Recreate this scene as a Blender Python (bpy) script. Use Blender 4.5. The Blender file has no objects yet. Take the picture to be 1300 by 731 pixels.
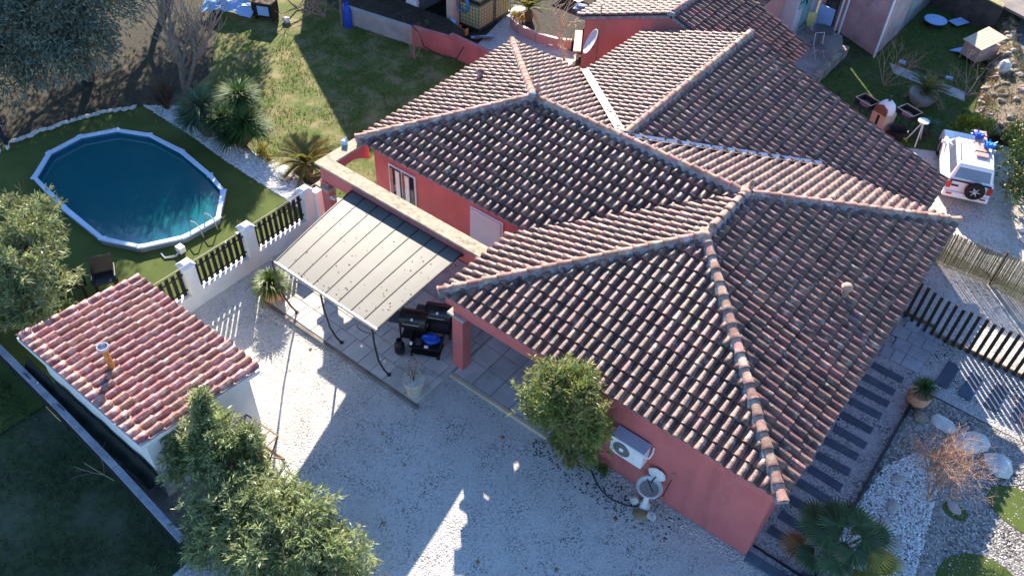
import bpy, bmesh, math, random
import numpy as np
from mathutils import Vector, Matrix
S = bpy.context.scene
C = S.collection
random.seed(7); rng = np.random.default_rng(7)
R = math.radians; PI = math.pi
# ------------------------------------------------------------------ camera
cam = bpy.data.cameras.new('camera'); camo = bpy.data.objects.new('camera', cam); C.objects.link(camo)
cam.sensor_width = 36; cam.lens = 1073.32/1300*36; cam.clip_end = 600; cam.clip_start = .3
def cam_rot(yaw, pitch, roll):
    f = Vector((math.sin(yaw)*math.cos(pitch), math.cos(yaw)*math.cos(pitch), -math.sin(pitch)))
    r = Vector((math.cos(yaw), -math.sin(yaw), 0)); u = r.cross(f)
    c, s = math.cos(roll), math.sin(roll)
    r2 = c*r+s*u; u2 = -s*r+c*u
    return Matrix((r2, u2, -f)).transposed()
CAM = Vector((1.0847, -10.8031, 17.3590))
camo.matrix_world = Matrix.Translation(CAM) @ cam_rot(-.630567, .782752, .0485938).to_4x4()
S.camera = camo
# ------------------------------------------------------------------ light
EL, AZ = R(26.4), R(-44.5)            # the sun stands behind the roofs, to the upper left
w = bpy.data.worlds.new('World'); S.world = w; w.use_nodes = True
sky = w.node_tree.nodes.new('ShaderNodeTexSky'); sky.sky_type = 'NISHITA'; sky.sun_disc = False
sky.sun_elevation = EL; sky.sun_rotation = AZ; sky.altitude = 100; sky.air_density = 1.0; sky.dust_density = .15; sky.ozone_density = 6.0
bg = w.node_tree.nodes['Background']; bg.inputs[1].default_value = .11
w.node_tree.links.new(sky.outputs[0], bg.inputs[0])
sl = bpy.data.lights.new('sun', 'SUN'); sl.energy = 5.0; sl.angle = R(.5); sl.color = (1, .885, .735)
so = bpy.data.objects.new('sun', sl); C.objects.link(so)
sund = Vector((math.sin(AZ)*math.cos(EL), math.cos(AZ)*math.cos(EL), math.sin(EL)))
so.rotation_euler = sund.to_track_quat('Z', 'Y').to_euler(); so.location = (0, 0, 40)
S.view_settings.view_transform = 'Standard'; S.view_settings.look = 'None'; S.view_settings.exposure = 1.72; S.view_settings.gamma = 1
S.cycles.max_bounces = 5; S.cycles.transparent_max_bounces = 6
# ------------------------------------------------------------------ materials
MATS = {}
def mat(name, a, b=None, scale=4., rough=.85, bump=0., bscale=None, metal=0., spec=.3, island=0., trans=0., detail=5., c=None, cthr=(.55,.7), cscale=1.2, alpha=1., cvec=None, d=None, dthr=(.52,.7), dscale=.5, dvec=None):
    """two-colour noise surface; island = how much each loose piece varies; c = third colour in patches"""
    m = bpy.data.materials.new(name); m.use_nodes = True; nt = m.node_tree; N = nt.nodes; L = nt.links
    p = N['Principled BSDF']; out = N['Material Output']
    tc = N.new('ShaderNodeTexCoord'); geo = N.new('ShaderNodeNewGeometry')
    p.inputs['Roughness'].default_value = rough; p.inputs['Metallic'].default_value = metal
    p.inputs['Specular IOR Level'].default_value = spec
    b = b or tuple(x*.8 for x in a)
    n = N.new('ShaderNodeTexNoise'); n.inputs['Scale'].default_value = scale; n.inputs['Detail'].default_value = detail
    L.new(geo.outputs['Position'], n.inputs['Vector'])
    r = N.new('ShaderNodeValToRGB'); r.color_ramp.elements[0].position = .35; r.color_ramp.elements[1].position = .65
    r.color_ramp.elements[0].color = (*b, 1); r.color_ramp.elements[1].color = (*a, 1)
    L.new(n.outputs['Fac'], r.inputs['Fac']); col = r.outputs['Color']
    if c:
        n2 = N.new('ShaderNodeTexNoise'); n2.inputs['Scale'].default_value = cscale; n2.inputs['Detail'].default_value = 6; n2.inputs['Roughness'].default_value = .65
        if cvec:
            mp = N.new('ShaderNodeMapping'); mp.inputs['Scale'].default_value = cvec; L.new(geo.outputs['Position'], mp.inputs['Vector']); L.new(mp.outputs[0], n2.inputs['Vector'])
        else: L.new(geo.outputs['Position'], n2.inputs['Vector'])
        mr = N.new('ShaderNodeMapRange'); mr.inputs['From Min'].default_value = cthr[0]; mr.inputs['From Max'].default_value = cthr[1]
        L.new(n2.outputs['Fac'], mr.inputs['Value'])
        mx = N.new('ShaderNodeMix'); mx.data_type = 'RGBA'; L.new(mr.outputs['Result'], mx.inputs['Factor'])
        L.new(col, mx.inputs['A']); mx.inputs['B'].default_value = (*c, 1); col = mx.outputs['Result']
    if d:
        n4 = N.new('ShaderNodeTexNoise'); n4.inputs['Scale'].default_value = dscale; n4.inputs['Detail'].default_value = 8; n4.inputs['Roughness'].default_value = .7
        if dvec:
            mp = N.new('ShaderNodeMapping'); mp.inputs['Scale'].default_value = dvec; L.new(geo.outputs['Position'], mp.inputs['Vector']); L.new(mp.outputs[0], n4.inputs['Vector'])
        else: L.new(geo.outputs['Position'], n4.inputs['Vector'])
        mr = N.new('ShaderNodeMapRange'); mr.inputs['From Min'].default_value = dthr[0]; mr.inputs['From Max'].default_value = dthr[1]; mr.inputs['To Max'].default_value = .75
        L.new(n4.outputs['Fac'], mr.inputs['Value'])
        mx = N.new('ShaderNodeMix'); mx.data_type = 'RGBA'; L.new(mr.outputs['Result'], mx.inputs['Factor'])
        L.new(col, mx.inputs['A']); mx.inputs['B'].default_value = (*d, 1); col = mx.outputs['Result']
    if island:
        oi = N.new('ShaderNodeObjectInfo'); ad = N.new('ShaderNodeMath'); ad.operation = 'ADD'
        L.new(oi.outputs['Random'], ad.inputs[0]); L.new(geo.outputs['Random Per Island'], ad.inputs[1])
        fr = N.new('ShaderNodeMath'); fr.operation = 'FRACT'; L.new(ad.outputs[0], fr.inputs[0])
        mr = N.new('ShaderNodeMapRange'); mr.inputs['To Min'].default_value = 1-island; mr.inputs['To Max'].default_value = 1+island
        L.new(fr.outputs[0], mr.inputs['Value'])
        hs = N.new('ShaderNodeHueSaturation'); L.new(mr.outputs['Result'], hs.inputs['Value']); L.new(col, hs.inputs['Color'])
        m2 = N.new('ShaderNodeMath'); m2.operation = 'MULTIPLY_ADD'; m2.inputs[1].default_value = 7.31; m2.inputs[2].default_value = 0
        L.new(fr.outputs[0], m2.inputs[0]); f2 = N.new('ShaderNodeMath'); f2.operation = 'FRACT'; L.new(m2.outputs[0], f2.inputs[0])
        mr2 = N.new('ShaderNodeMapRange'); mr2.inputs['To Min'].default_value = .5-.035*min(1, island*2); mr2.inputs['To Max'].default_value = .5+.035*min(1, island*2)
        L.new(f2.outputs[0], mr2.inputs['Value']); L.new(mr2.outputs['Result'], hs.inputs['Hue']); col = hs.outputs['Color']
    L.new(col, p.inputs['Base Color'])
    if bump:
        nb = N.new('ShaderNodeTexNoise'); nb.inputs['Scale'].default_value = bscale or scale*6; nb.inputs['Detail'].default_value = 6
        L.new(geo.outputs['Position'], nb.inputs['Vector'])
        bp = N.new('ShaderNodeBump'); bp.inputs['Strength'].default_value = min(1, bump); bp.inputs['Distance'].default_value = .03
        L.new(nb.outputs['Fac'], bp.inputs['Height']); L.new(bp.outputs['Normal'], p.inputs['Normal'])
    if trans:
        t = N.new('ShaderNodeBsdfTranslucent'); L.new(col, t.inputs['Color'])
        ms = N.new('ShaderNodeMixShader'); ms.inputs['Fac'].default_value = trans
        L.new(p.outputs[0], ms.inputs[1]); L.new(t.outputs[0], ms.inputs[2]); L.new(ms.outputs[0], out.inputs['Surface'])
    if alpha < 1: p.inputs['Alpha'].default_value = alpha
    MATS[name] = m
    return m
def gravel(name, a, b, dark, scale, darkthr=.72, bump=.7, patch=None, dscale=None, psc=.35):
    """loose stones: voronoi cells, each its own tone, a share of them dark, with relief"""
    m = bpy.data.materials.new(name); m.use_nodes = True; nt = m.node_tree; N = nt.nodes; L = nt.links
    p = N['Principled BSDF']; p.inputs['Roughness'].default_value = .9; p.inputs['Specular IOR Level'].default_value = .2
    geo = N.new('ShaderNodeNewGeometry')
    v = N.new('ShaderNodeTexVoronoi'); v.inputs['Scale'].default_value = scale; L.new(geo.outputs['Position'], v.inputs['Vector'])
    sep = N.new('ShaderNodeSeparateColor'); L.new(v.outputs['Color'], sep.inputs[0])
    mx = N.new('ShaderNodeMix'); mx.data_type = 'RGBA'; mx.inputs['A'].default_value = (*a, 1); mx.inputs['B'].default_value = (*b, 1)
    L.new(sep.outputs[0], mx.inputs['Factor'])
    mr = N.new('ShaderNodeMapRange'); mr.inputs['From Min'].default_value = darkthr; mr.inputs['From Max'].default_value = darkthr+.08
    L.new(sep.outputs[1], mr.inputs['Value'])
    # the dark stones gather in loose drifts
    n3 = N.new('ShaderNodeTexNoise'); n3.inputs['Scale'].default_value = dscale or 1.6; n3.inputs['Detail'].default_value = 5; L.new(geo.outputs['Position'], n3.inputs['Vector'])
    m3 = N.new('ShaderNodeMapRange'); m3.inputs['From Min'].default_value = .35; m3.inputs['From Max'].default_value = .65; L.new(n3.outputs['Fac'], m3.inputs['Value'])
    mu = N.new('ShaderNodeMath'); mu.operation = 'MULTIPLY'; L.new(mr.outputs[0], mu.inputs[0]); L.new(m3.outputs[0], mu.inputs[1])
    m2 = N.new('ShaderNodeMix'); m2.data_type = 'RGBA'; L.new(mu.outputs[0], m2.inputs['Factor']); L.new(mx.outputs['Result'], m2.inputs['A'])
    m2.inputs['B'].default_value = (*dark, 1); col = m2.outputs['Result']
    if patch:
        n = N.new('ShaderNodeTexNoise'); n.inputs['Scale'].default_value = psc; n.inputs['Detail'].default_value = 7; n.inputs['Roughness'].default_value = .62; L.new(geo.outputs['Position'], n.inputs['Vector'])
        mr = N.new('ShaderNodeMapRange'); mr.inputs['From Min'].default_value = .46; mr.inputs['From Max'].default_value = .68; mr.inputs['To Max'].default_value = .7
        L.new(n.outputs['Fac'], mr.inputs['Value'])
        m4 = N.new('ShaderNodeMix'); m4.data_type = 'RGBA'; L.new(mr.outputs[0], m4.inputs['Factor']); L.new(col, m4.inputs['A']); m4.inputs['B'].default_value = (*patch, 1); col = m4.outputs['Result']
    L.new(col, p.inputs['Base Color'])
    nb = N.new('ShaderNodeTexNoise'); nb.inputs['Scale'].default_value = scale*.4; nb.inputs['Detail'].default_value = 4; L.new(geo.outputs['Position'], nb.inputs['Vector'])
    ad = N.new('ShaderNodeMath'); ad.operation = 'SUBTRACT'; L.new(nb.outputs['Fac'], ad.inputs[0]); L.new(v.outputs['Distance'], ad.inputs[1])
    bp = N.new('ShaderNodeBump'); bp.inputs['Strength'].default_value = bump; bp.inputs['Distance'].default_value = .025
    L.new(ad.outputs[0], bp.inputs['Height']); L.new(bp.outputs['Normal'], p.inputs['Normal'])
    MATS[name] = m; return m
M_wall = mat('pink_render', (.58, .165, .155), (.52, .14, .135), 1.3, .9, .35, 60, c=(.36, .11, .10), cthr=(.50, .78), cscale=2.2, cvec=(1, 1, .18), d=(.44, .25, .22), dthr=(.54, .78), dscale=.9)
M_wall2 = mat('pale_pink_render', (.52, .26, .23), (.46, .22, .2), 1.1, .9, .3, 40, c=(.30, .16, .14), cthr=(.56, .75), cscale=.8)
M_white = mat('white_render', (.78, .77, .74), (.68, .67, .64), 1.5, .85, .2, 50, c=(.55, .53, .48), cthr=(.6, .8))
M_whitep = mat('white_paint', (.8, .8, .79), (.74, .74, .73), 3, .4)
M_metal = mat('grey_metal', (.36, .36, .36), (.26, .26, .26), 5, .4, metal=.8)
M_dark = mat('dark_metal', (.05, .05, .055), (.03, .03, .03), 5, .45, metal=.3)
M_black = mat('black_plastic', (.02, .02, .022), (.012, .012, .012), 6, .35)
M_glass = mat('dark_glass', (.012, .015, .02), (.01, .012, .016), 2, .06, spec=.8)
M_tile = mat('terracotta_tile', (.22, .105, .08), (.075, .042, .036), 3.2, .5, .5, 34, island=.26, spec=.5, c=(.48, .37, .32), cthr=(.56, .74), cscale=5., d=(.07, .042, .04), dthr=(.55, .7), dscale=1.1)
M_tile2 = mat('young_terracotta_tile', (.33, .125, .10), (.23, .085, .07), 3, .5, .3, 34, island=.22, spec=.6, c=(.50, .38, .34), cthr=(.48, .7), cscale=6, d=(.15, .06, .05), dthr=(.55, .7), dscale=2.5)
M_ridge = mat('ridge_terracotta', (.44, .25, .19), (.28, .15, .12), 4, .85, .4, 30, island=.28, c=(.55, .45, .38), cthr=(.5, .7), cscale=5)
M_mortar = mat('grey_mortar', (.30, .29, .30), (.17, .17, .19), 6, .95, .6, 20)
M_cap = mat('lichen_coping', (.48, .40, .28), (.36, .30, .22), 7, .95, .4, 30, c=(.20, .17, .12), cthr=(.5, .7), cscale=4)
M_terra = mat('terracotta_pot', (.62, .33, .2), (.52, .27, .17), 5, .8, .2)
M_cream = mat('cream_pot', (.62, .58, .48), (.52, .48, .4), 5, .7, .2)
M_slab = mat('pale_stone_slab', (.58, .55, .51), (.48, .46, .43), 2.2, .85, .3, 25, island=.12, c=(.24, .22, .2), cthr=(.55, .8))
M_slabd = mat('dark_slate_slab', (.085, .105, .145), (.06, .075, .105), 5, .7, .3, island=.15)
M_slabb = mat('bluish_paving', (.36, .38, .40), (.28, .30, .32), 2.5, .8, .2, island=.12)
M_conc = mat('pale_concrete', (.42, .40, .37), (.32, .30, .28), 1.5, .9, .3, 25)
M_rock = mat('pale_rock', (.68, .65, .60), (.5, .48, .44), 4, .9, .7, 14)
M_stone = mat('rubble_stone', (.34, .28, .22), (.2, .17, .14), 5, .95, .6, 16, island=.25)
M_wood = mat('weathered_wood', (.33, .23, .15), (.22, .15, .1), 4, .85, .3)
M_woodd = mat('dark_stained_wood', (.035, .03, .026), (.022, .019, .016), 6, .8, .3, island=.2)
M_bark = mat('bark', (.17, .12, .085), (.10, .07, .05), 9, .95, .8, 30)
M_twig = mat('bare_twig', (.42, .30, .22), (.30, .2, .14), 9, .9, .3)
M_twigr = mat('reddish_twig', (.46, .29, .20), (.32, .19, .13), 9, .9, .3)
M_canopy = mat('smoky_canopy_panel', (.175, .17, .15), (.15, .145, .128), .8, .5, spec=.1, trans=.05, c=(.16, .155, .135), cthr=(.45, .7), cscale=1.5)
M_pebw = mat('white_pebble', (.78, .78, .76), (.6, .6, .58), 12, .7, island=.25)
M_blue = mat('blue_plastic', (.02, .10, .55), (.015, .07, .42), 5, .4)
M_lblue = mat('light_blue_plastic', (.35, .55, .85), (.3, .5, .8), 5, .5)
M_rim = mat('pool_coping_plastic', (.55, .68, .82), (.5, .62, .76), 2, .45)
M_yel = mat('yellow_plastic', (.6, .55, .22), (.55, .5, .2), 3, .5)
M_orange = mat('rusty_orange_metal', (.55, .22, .05), (.40, .14, .03), 9, .6, c=(.6, .45, .25), cthr=(.5, .7), cscale=7)
M_red = mat('red_plastic', (.5, .04, .03), (.45, .03, .03), 4, .35)
M_pink = mat('pink_plastic', (.62, .33, .28), (.56, .29, .25), 4, .5)
M_beige = mat('beige_board', (.6, .48, .36), (.52, .42, .31), 3, .8)
M_denim = mat('dark_trousers', (.03, .035, .06), (.02, .024, .045), 20, .9)
M_skin = mat('skin', (.55, .33, .24), (.5, .3, .22), 10, .6)
M_net = mat('dark_green_netting', (.018, .024, .02), (.01, .014, .012), 14, .9, .6, 40)
M_tyre = mat('tyre_rubber', (.02, .02, .02), (.014, .014, .014), 8, .8)
M_silver = mat('silver_paint', (.55, .56, .58), (.5, .5, .52), 4, .3, metal=.6)
M_car = mat('white_car_paint', (.8, .8, .8), (.77, .77, .77), 1, .22, spec=.5)
# foliage
def leaf(name, a, b, tr=.25, rough=.5, isl=.4, c=None): return mat(name, a, b, 1.3, rough, island=isl, trans=tr, c=c, cthr=(.5, .75), cscale=1.1, spec=.35)
M_olive = leaf('olive_leaf', (.23, .27, .20), (.13, .17, .14), c=(.33, .32, .18))
M_oleander = leaf('oleander_leaf', (.36, .41, .19), (.17, .22, .09), .42, .36, c=(.44, .44, .24))
M_oleander2 = leaf('yellowish_leaf', (.29, .33, .085), (.12, .17, .055), .4, .45, c=(.40, .33, .15))  # own yellow-green leaf colour of the bush at the front wall
M_yucca = leaf('yucca_leaf', (.075, .15, .035), (.04, .085, .025), .25, .7)
M_yuccab = leaf('bluish_yucca_leaf', (.10, .17, .09), (.06, .11, .06), .25, .7)
M_cyc = leaf('cycad_frond', (.20, .19, .045), (.09, .11, .03), .3, .5, c=(.32, .22, .06))
M_palm = leaf('fan_palm_leaf', (.13, .20, .085), (.075, .13, .055), .3, .4, .35)
M_palmy = leaf('yellowing_palm_leaf', (.42, .36, .07), (.22, .22, .05), .3, .4, .25)
M_dry = leaf('dry_leaf', (.42, .22, .08), (.28, .15, .07), .2, .8)
M_green = leaf('fresh_green_leaf', (.14, .20, .03), (.07, .12, .02), .3, .5)
M_straw = leaf('straw_leaf', (.38, .27, .13), (.25, .18, .09), .2, .8)
# ground
M_gravel = gravel('beige_gravel', (.63, .605, .57), (.48, .46, .435), (.13, .13, .13), 36, .72, .8, patch=(.44, .42, .395))
M_pathg = gravel('grey_path_gravel', (.50, .49, .48), (.32, .31, .30), (.05, .05, .05), 30, .62, .7)
M_bedg = gravel('dark_mulch_with_chips', (.17, .15, .13), (.42, .40, .38), (.03, .025, .02), 22, .55, 1., dscale=.8)
M_pebbles = gravel('white_pebble_bed', (.62, .62, .6), (.42, .42, .4), (.12, .11, .1), 15, .8, 1.)
M_drive = gravel('drive_gravel', (.60, .56, .51), (.44, .41, .37), (.2, .18, .16), 22, .7, .6, patch=(.26, .22, .16))
M_lawn = mat('winter_lawn', (.105, .135, .022), (.055, .085, .016), 9, .95, .7, 26, c=(.27, .22, .11), cthr=(.45, .7), cscale=1.1, detail=9, d=(.16, .11, .07), dthr=(.58, .7), dscale=.8)
M_turf = mat('artificial_turf', (.085, .115, .022), (.06, .085, .016), 1.1, .95, .5, 90)
M_soil = mat('leaf_litter_soil', (.05, .042, .028), (.028, .024, .018), 7, .95, .8, 25, c=(.15, .14, .06), cthr=(.55, .75), cscale=1.4)  # base tone darkened to stand in for tree shade on the soil
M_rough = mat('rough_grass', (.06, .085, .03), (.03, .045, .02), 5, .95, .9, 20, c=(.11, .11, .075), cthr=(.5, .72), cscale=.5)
M_street = gravel('street_asphalt', (.12, .12, .13), (.08, .08, .085), (.04, .04, .04), 30, .7, .4)
def striped(name):
    m = mat(name, (.30, .27, .15), (.22, .20, .12), 5, .95, .5, 30, c=(.17, .19, .06), cthr=(.52, .7), cscale=.8)
    nt = m.node_tree; N = nt.nodes; L = nt.links
    wv = N.new('ShaderNodeTexNoise'); wv.inputs['Scale'].default_value = 1; wv.inputs['Detail'].default_value = 4
    mp = N.new('ShaderNodeMapping'); mp.inputs['Scale'].default_value = (24, 1.2, 1); mp.inputs['Rotation'].default_value = (0, 0, R(12))
    geo = N.new('ShaderNodeNewGeometry'); L.new(geo.outputs['Position'], mp.inputs['Vector']); L.new(mp.outputs[0], wv.inputs['Vector'])
    p = N['Principled BSDF']; src = p.inputs['Base Color'].links[0].from_socket
    mr = N.new('ShaderNodeMapRange'); mr.inputs['From Min'].default_value = .42; mr.inputs['From Max'].default_value = .62; mr.inputs['To Min'].default_value = .55; mr.inputs['To Max'].default_value = 1.25
    L.new(wv.outputs['Fac'], mr.inputs['Value']); hs = N.new('ShaderNodeHueSaturation'); L.new(mr.outputs[0], hs.inputs['Value']); L.new(src, hs.inputs['Color']); L.new(hs.outputs[0], p.inputs['Base Color'])
    return m
M_verge = striped('combed_dry_verge')
def water_mat():
    m = bpy.data.materials.new('pool_water'); m.use_nodes = True; N = m.node_tree.nodes; L = m.node_tree.links; p = N['Principled BSDF']
    p.inputs['Base Color'].default_value = (.006, .10, .19, 1); p.inputs['Roughness'].default_value = .05; p.inputs['IOR'].default_value = 1.5; p.inputs['Specular IOR Level'].default_value = 1.
    n = N.new('ShaderNodeTexNoise'); n.inputs['Scale'].default_value = 2.5; n.inputs['Detail'].default_value = 3
    geo = N.new('ShaderNodeNewGeometry'); L.new(geo.outputs['Position'], n.inputs['Vector'])
    b = N.new('ShaderNodeBump'); b.inputs['Strength'].default_value = .05; b.inputs['Distance'].default_value = .05; L.new(n.outputs['Fac'], b.inputs['Height']); L.new(b.outputs[0], p.inputs['Normal'])
    r = N.new('ShaderNodeValToRGB'); n2 = N.new('ShaderNodeTexNoise'); n2.inputs['Scale'].default_value = .35; L.new(geo.outputs['Position'], n2.inputs['Vector']); L.new(n2.outputs['Fac'], r.inputs['Fac'])
    r.color_ramp.elements[0].color = (.006, .10, .13, 1); r.color_ramp.elements[1].color = (.010, .13, .145, 1); L.new(r.outputs[0], p.inputs['Base Color'])
    return m
M_water = water_mat()
# ------------------------------------------------------------------ geometry helpers
WL = {}
def link(o, parent=None):
    C.objects.link(o)
    if parent is not None: o.parent = parent
    return o
def tag(o, label=None, cat=None, group=None, kind=None):
    if label: o['label'] = label
    if cat: o['category'] = cat
    if group: o['group'] = group
    if kind: o['kind'] = kind
    return o
def thing(name, label, cat, loc=(0, 0, 0), rotz=0, group=None):
    o = bpy.data.objects.new(name, None); o.empty_display_size = .2; C.objects.link(o)
    o.location = loc; o.rotation_euler = (0, 0, rotz); WL[o.name] = Vector(loc)
    return tag(o, label, cat, group)
class MB:
    """collects shapes and links them as one mesh object"""
    def __init__(s): s.v = []; s.f = []; s.T = Matrix.Identity(4)
    def add(s, vs, fs):
        k = len(s.v); s.v += [tuple(s.T @ Vector(v)) for v in vs]; s.f += [tuple(i+k for i in f) for f in fs]; return s
    def box(s, x0, x1, y0, y1, z0, z1):
        return s.add([(x0,y0,z0),(x1,y0,z0),(x1,y1,z0),(x0,y1,z0),(x0,y0,z1),(x1,y0,z1),(x1,y1,z1),(x0,y1,z1)],
                     [(0,3,2,1),(4,5,6,7),(0,1,5,4),(1,2,6,5),(2,3,7,6),(3,0,4,7)])
    def cbox(s, c, d, rz=0):
        T = s.T; s.T = T @ Matrix.Translation(c) @ Matrix.Rotation(rz, 4, 'Z'); x, y, z = d[0]/2, d[1]/2, d[2]/2
        s.box(-x, x, -y, y, -z, z); s.T = T; return s
    def prism(s, pts, z0, z1):
        n = len(pts); a = sum(pts[i][0]*pts[(i+1)%n][1]-pts[(i+1)%n][0]*pts[i][1] for i in range(n))
        if a < 0: pts = pts[::-1]
        return s.add([(p[0],p[1],z0) for p in pts]+[(p[0],p[1],z1) for p in pts],
                     [tuple(range(n))[::-1], tuple(range(n, 2*n))]+[(i,(i+1)%n,n+(i+1)%n,n+i) for i in range(n)])
    def prismx(s, pts, x0, x1):       # outline in (y,z), pushed along x
        n = len(pts)
        return s.add([(x0,p[0],p[1]) for p in pts]+[(x1,p[0],p[1]) for p in pts],
                     [tuple(range(n))[::-1], tuple(range(n, 2*n))]+[(i,(i+1)%n,n+(i+1)%n,n+i) for i in range(n)])
    def prismy(s, pts, y0, y1):       # outline in (x,z), pushed along y
        n = len(pts)
        return s.add([(p[0],y0,p[1]) for p in pts]+[(p[0],y1,p[1]) for p in pts],
                     [tuple(range(n)), tuple(range(n, 2*n))[::-1]]+[(i,n+i,n+(i+1)%n,(i+1)%n) for i in range(n)])
    def cyl(s, p0, p1, r0, r1=None, n=10, cap=True):
        r1 = r0 if r1 is None else r1
        p0, p1 = Vector(p0), Vector(p1); d = (p1-p0).normalized(); a = d.orthogonal().normalized(); b = d.cross(a)
        vs = [p0+r0*(a*math.cos(2*PI*i/n)+b*math.sin(2*PI*i/n)) for i in range(n)]+[p1+r1*(a*math.cos(2*PI*i/n)+b*math.sin(2*PI*i/n)) for i in range(n)]
        fs = [(i,(i+1)%n,n+(i+1)%n,n+i) for i in range(n)]
        if cap: fs += [tuple(range(n))[::-1], tuple(range(n, 2*n))]
        return s.add(vs, fs)
    def tube(s, pts, r, n=6):
        pts = [Vector(p) for p in pts]; m = len(pts); rs = r if isinstance(r, (list, tuple)) else [r]*m; vs = []
        a = None
        for i, p in enumerate(pts):
            d = (pts[min(i+1, m-1)]-pts[max(i-1, 0)]).normalized()
            a = d.orthogonal().normalized() if a is None else (a-d*a.dot(d)).normalized()
            b = d.cross(a); vs += [p+rs[i]*(a*math.cos(2*PI*k/n)+b*math.sin(2*PI*k/n)) for k in range(n)]
        fs = [(i*n+k, i*n+(k+1)%n, (i+1)*n+(k+1)%n, (i+1)*n+k) for i in range(m-1) for k in range(n)]
        return s.add(vs, fs+[tuple(range(n))[::-1], tuple(range((m-1)*n, m*n))])
    def lathe(s, prof, c=(0, 0, 0), n=20, sx=1., sy=1.):
        m = len(prof); vs = [(c[0]+r*sx*math.cos(2*PI*k/n), c[1]+r*sy*math.sin(2*PI*k/n), c[2]+z) for r, z in prof for k in range(n)]
        fs = [(i*n+k, i*n+(k+1)%n, (i+1)*n+(k+1)%n, (i+1)*n+k) for i in range(m-1) for k in range(n)]
        if prof[0][0] > 1e-4: fs.append(tuple(range(n))[::-1])
        if prof[-1][0] > 1e-4 and not (abs(prof[-1][1]-prof[-2][1]) < 1e-6 and prof[-2][0] < prof[-1][0]): fs.append(tuple(range((m-1)*n, m*n)))
        return s.add(vs, fs)
    def blob(s, c, r, seed=0, jit=.18, n=8, m=6):
        rd = random.Random(seed); vs = [(c[0], c[1], c[2]-r[2])]
        for i in range(1, m):
            t = PI*i/m
            for k in range(n):
                q = 1+rd.uniform(-jit, jit); vs.append((c[0]+r[0]*q*math.sin(t)*math.cos(2*PI*k/n), c[1]+r[1]*q*math.sin(t)*math.sin(2*PI*k/n), c[2]-r[2]*q*math.cos(t)))
        vs.append((c[0], c[1], c[2]+r[2])); e = len(vs)-1
        fs = [(0, 1+(k+1)%n, 1+k) for k in range(n)]+[(e, 1+(m-2)*n+k, 1+(m-2)*n+(k+1)%n) for k in range(n)]
        fs += [(1+i*n+k, 1+i*n+(k+1)%n, 1+(i+1)*n+(k+1)%n, 1+(i+1)*n+k) for i in range(m-2) for k in range(n)]
        return s.add(vs, fs)
    def sheet(s, pts, z):
        n = len(pts); a = sum(pts[i][0]*pts[(i+1)%n][1]-pts[(i+1)%n][0]*pts[i][1] for i in range(n))
        if a < 0: pts = pts[::-1]
        return s.add([(p[0], p[1], z) for p in pts], [tuple(range(n))])
    def build(s, name, m, parent=None, origin=None, smooth=False, bev=0., seg=2):
        off = WL.get(parent.name, Vector((0,0,0))) if parent is not None else Vector(origin or (0,0,0))
        me = bpy.data.meshes.new(name); me.from_pydata([tuple(Vector(v)-off) for v in s.v], [], s.f); me.update()
        me.materials.append(m)
        if smooth: me.shade_smooth(); me.set_sharp_from_angle(angle=R(38))
        o = bpy.data.objects.new(name, me); link(o, parent)
        if parent is None: o.location = off; WL[o.name] = off.copy()
        else: WL[o.name] = off.copy()
        if bev:
            b = o.modifiers.new('edge', 'BEVEL'); b.width = bev; b.segments = seg; b.limit_method = 'ANGLE'; b.harden_normals = False
        return o
def copytree(o, parent=None):
    c = o.copy(); C.objects.link(c)
    if parent is not None: c.parent = parent
    WL[c.name] = WL.get(o.name, Vector((0,0,0)))
    for ch in list(o.children): copytree(ch, c)
    return c
def np_mesh(name, verts, faces, m, parent=None, origin=None, smooth=False):
    """verts (N,3), faces (F,k) arrays -> one object"""
    off = np.array(WL.get(parent.name, Vector((0,0,0)))) if parent is not None else np.array(origin or (0,0,0), float)
    verts = verts-off; me = bpy.data.meshes.new(name); k = faces.shape[1]
    me.vertices.add(len(verts)); me.vertices.foreach_set('co', verts.astype(np.float32).ravel())
    me.loops.add(faces.size); me.loops.foreach_set('vertex_index', faces.astype(np.int32).ravel())
    me.polygons.add(len(faces)); me.polygons.foreach_set('loop_start', (np.arange(len(faces))*k).astype(np.int32))
    me.polygons.foreach_set('loop_total', np.full(len(faces), k, np.int32))
    me.update(calc_edges=True); me.validate(); me.materials.append(m)
    if smooth: me.shade_smooth()
    o = bpy.data.objects.new(name, me); link(o, parent)
    if parent is None: o.location = tuple(off)
    WL[o.name] = Vector(tuple(off)); return o
def structure(name, mb, m, **k): return tag(mb.build(name, m, **k), kind='structure')
def unit(a): return a/np.maximum(np.linalg.norm(a, axis=-1, keepdims=True), 1e-9)
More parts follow.
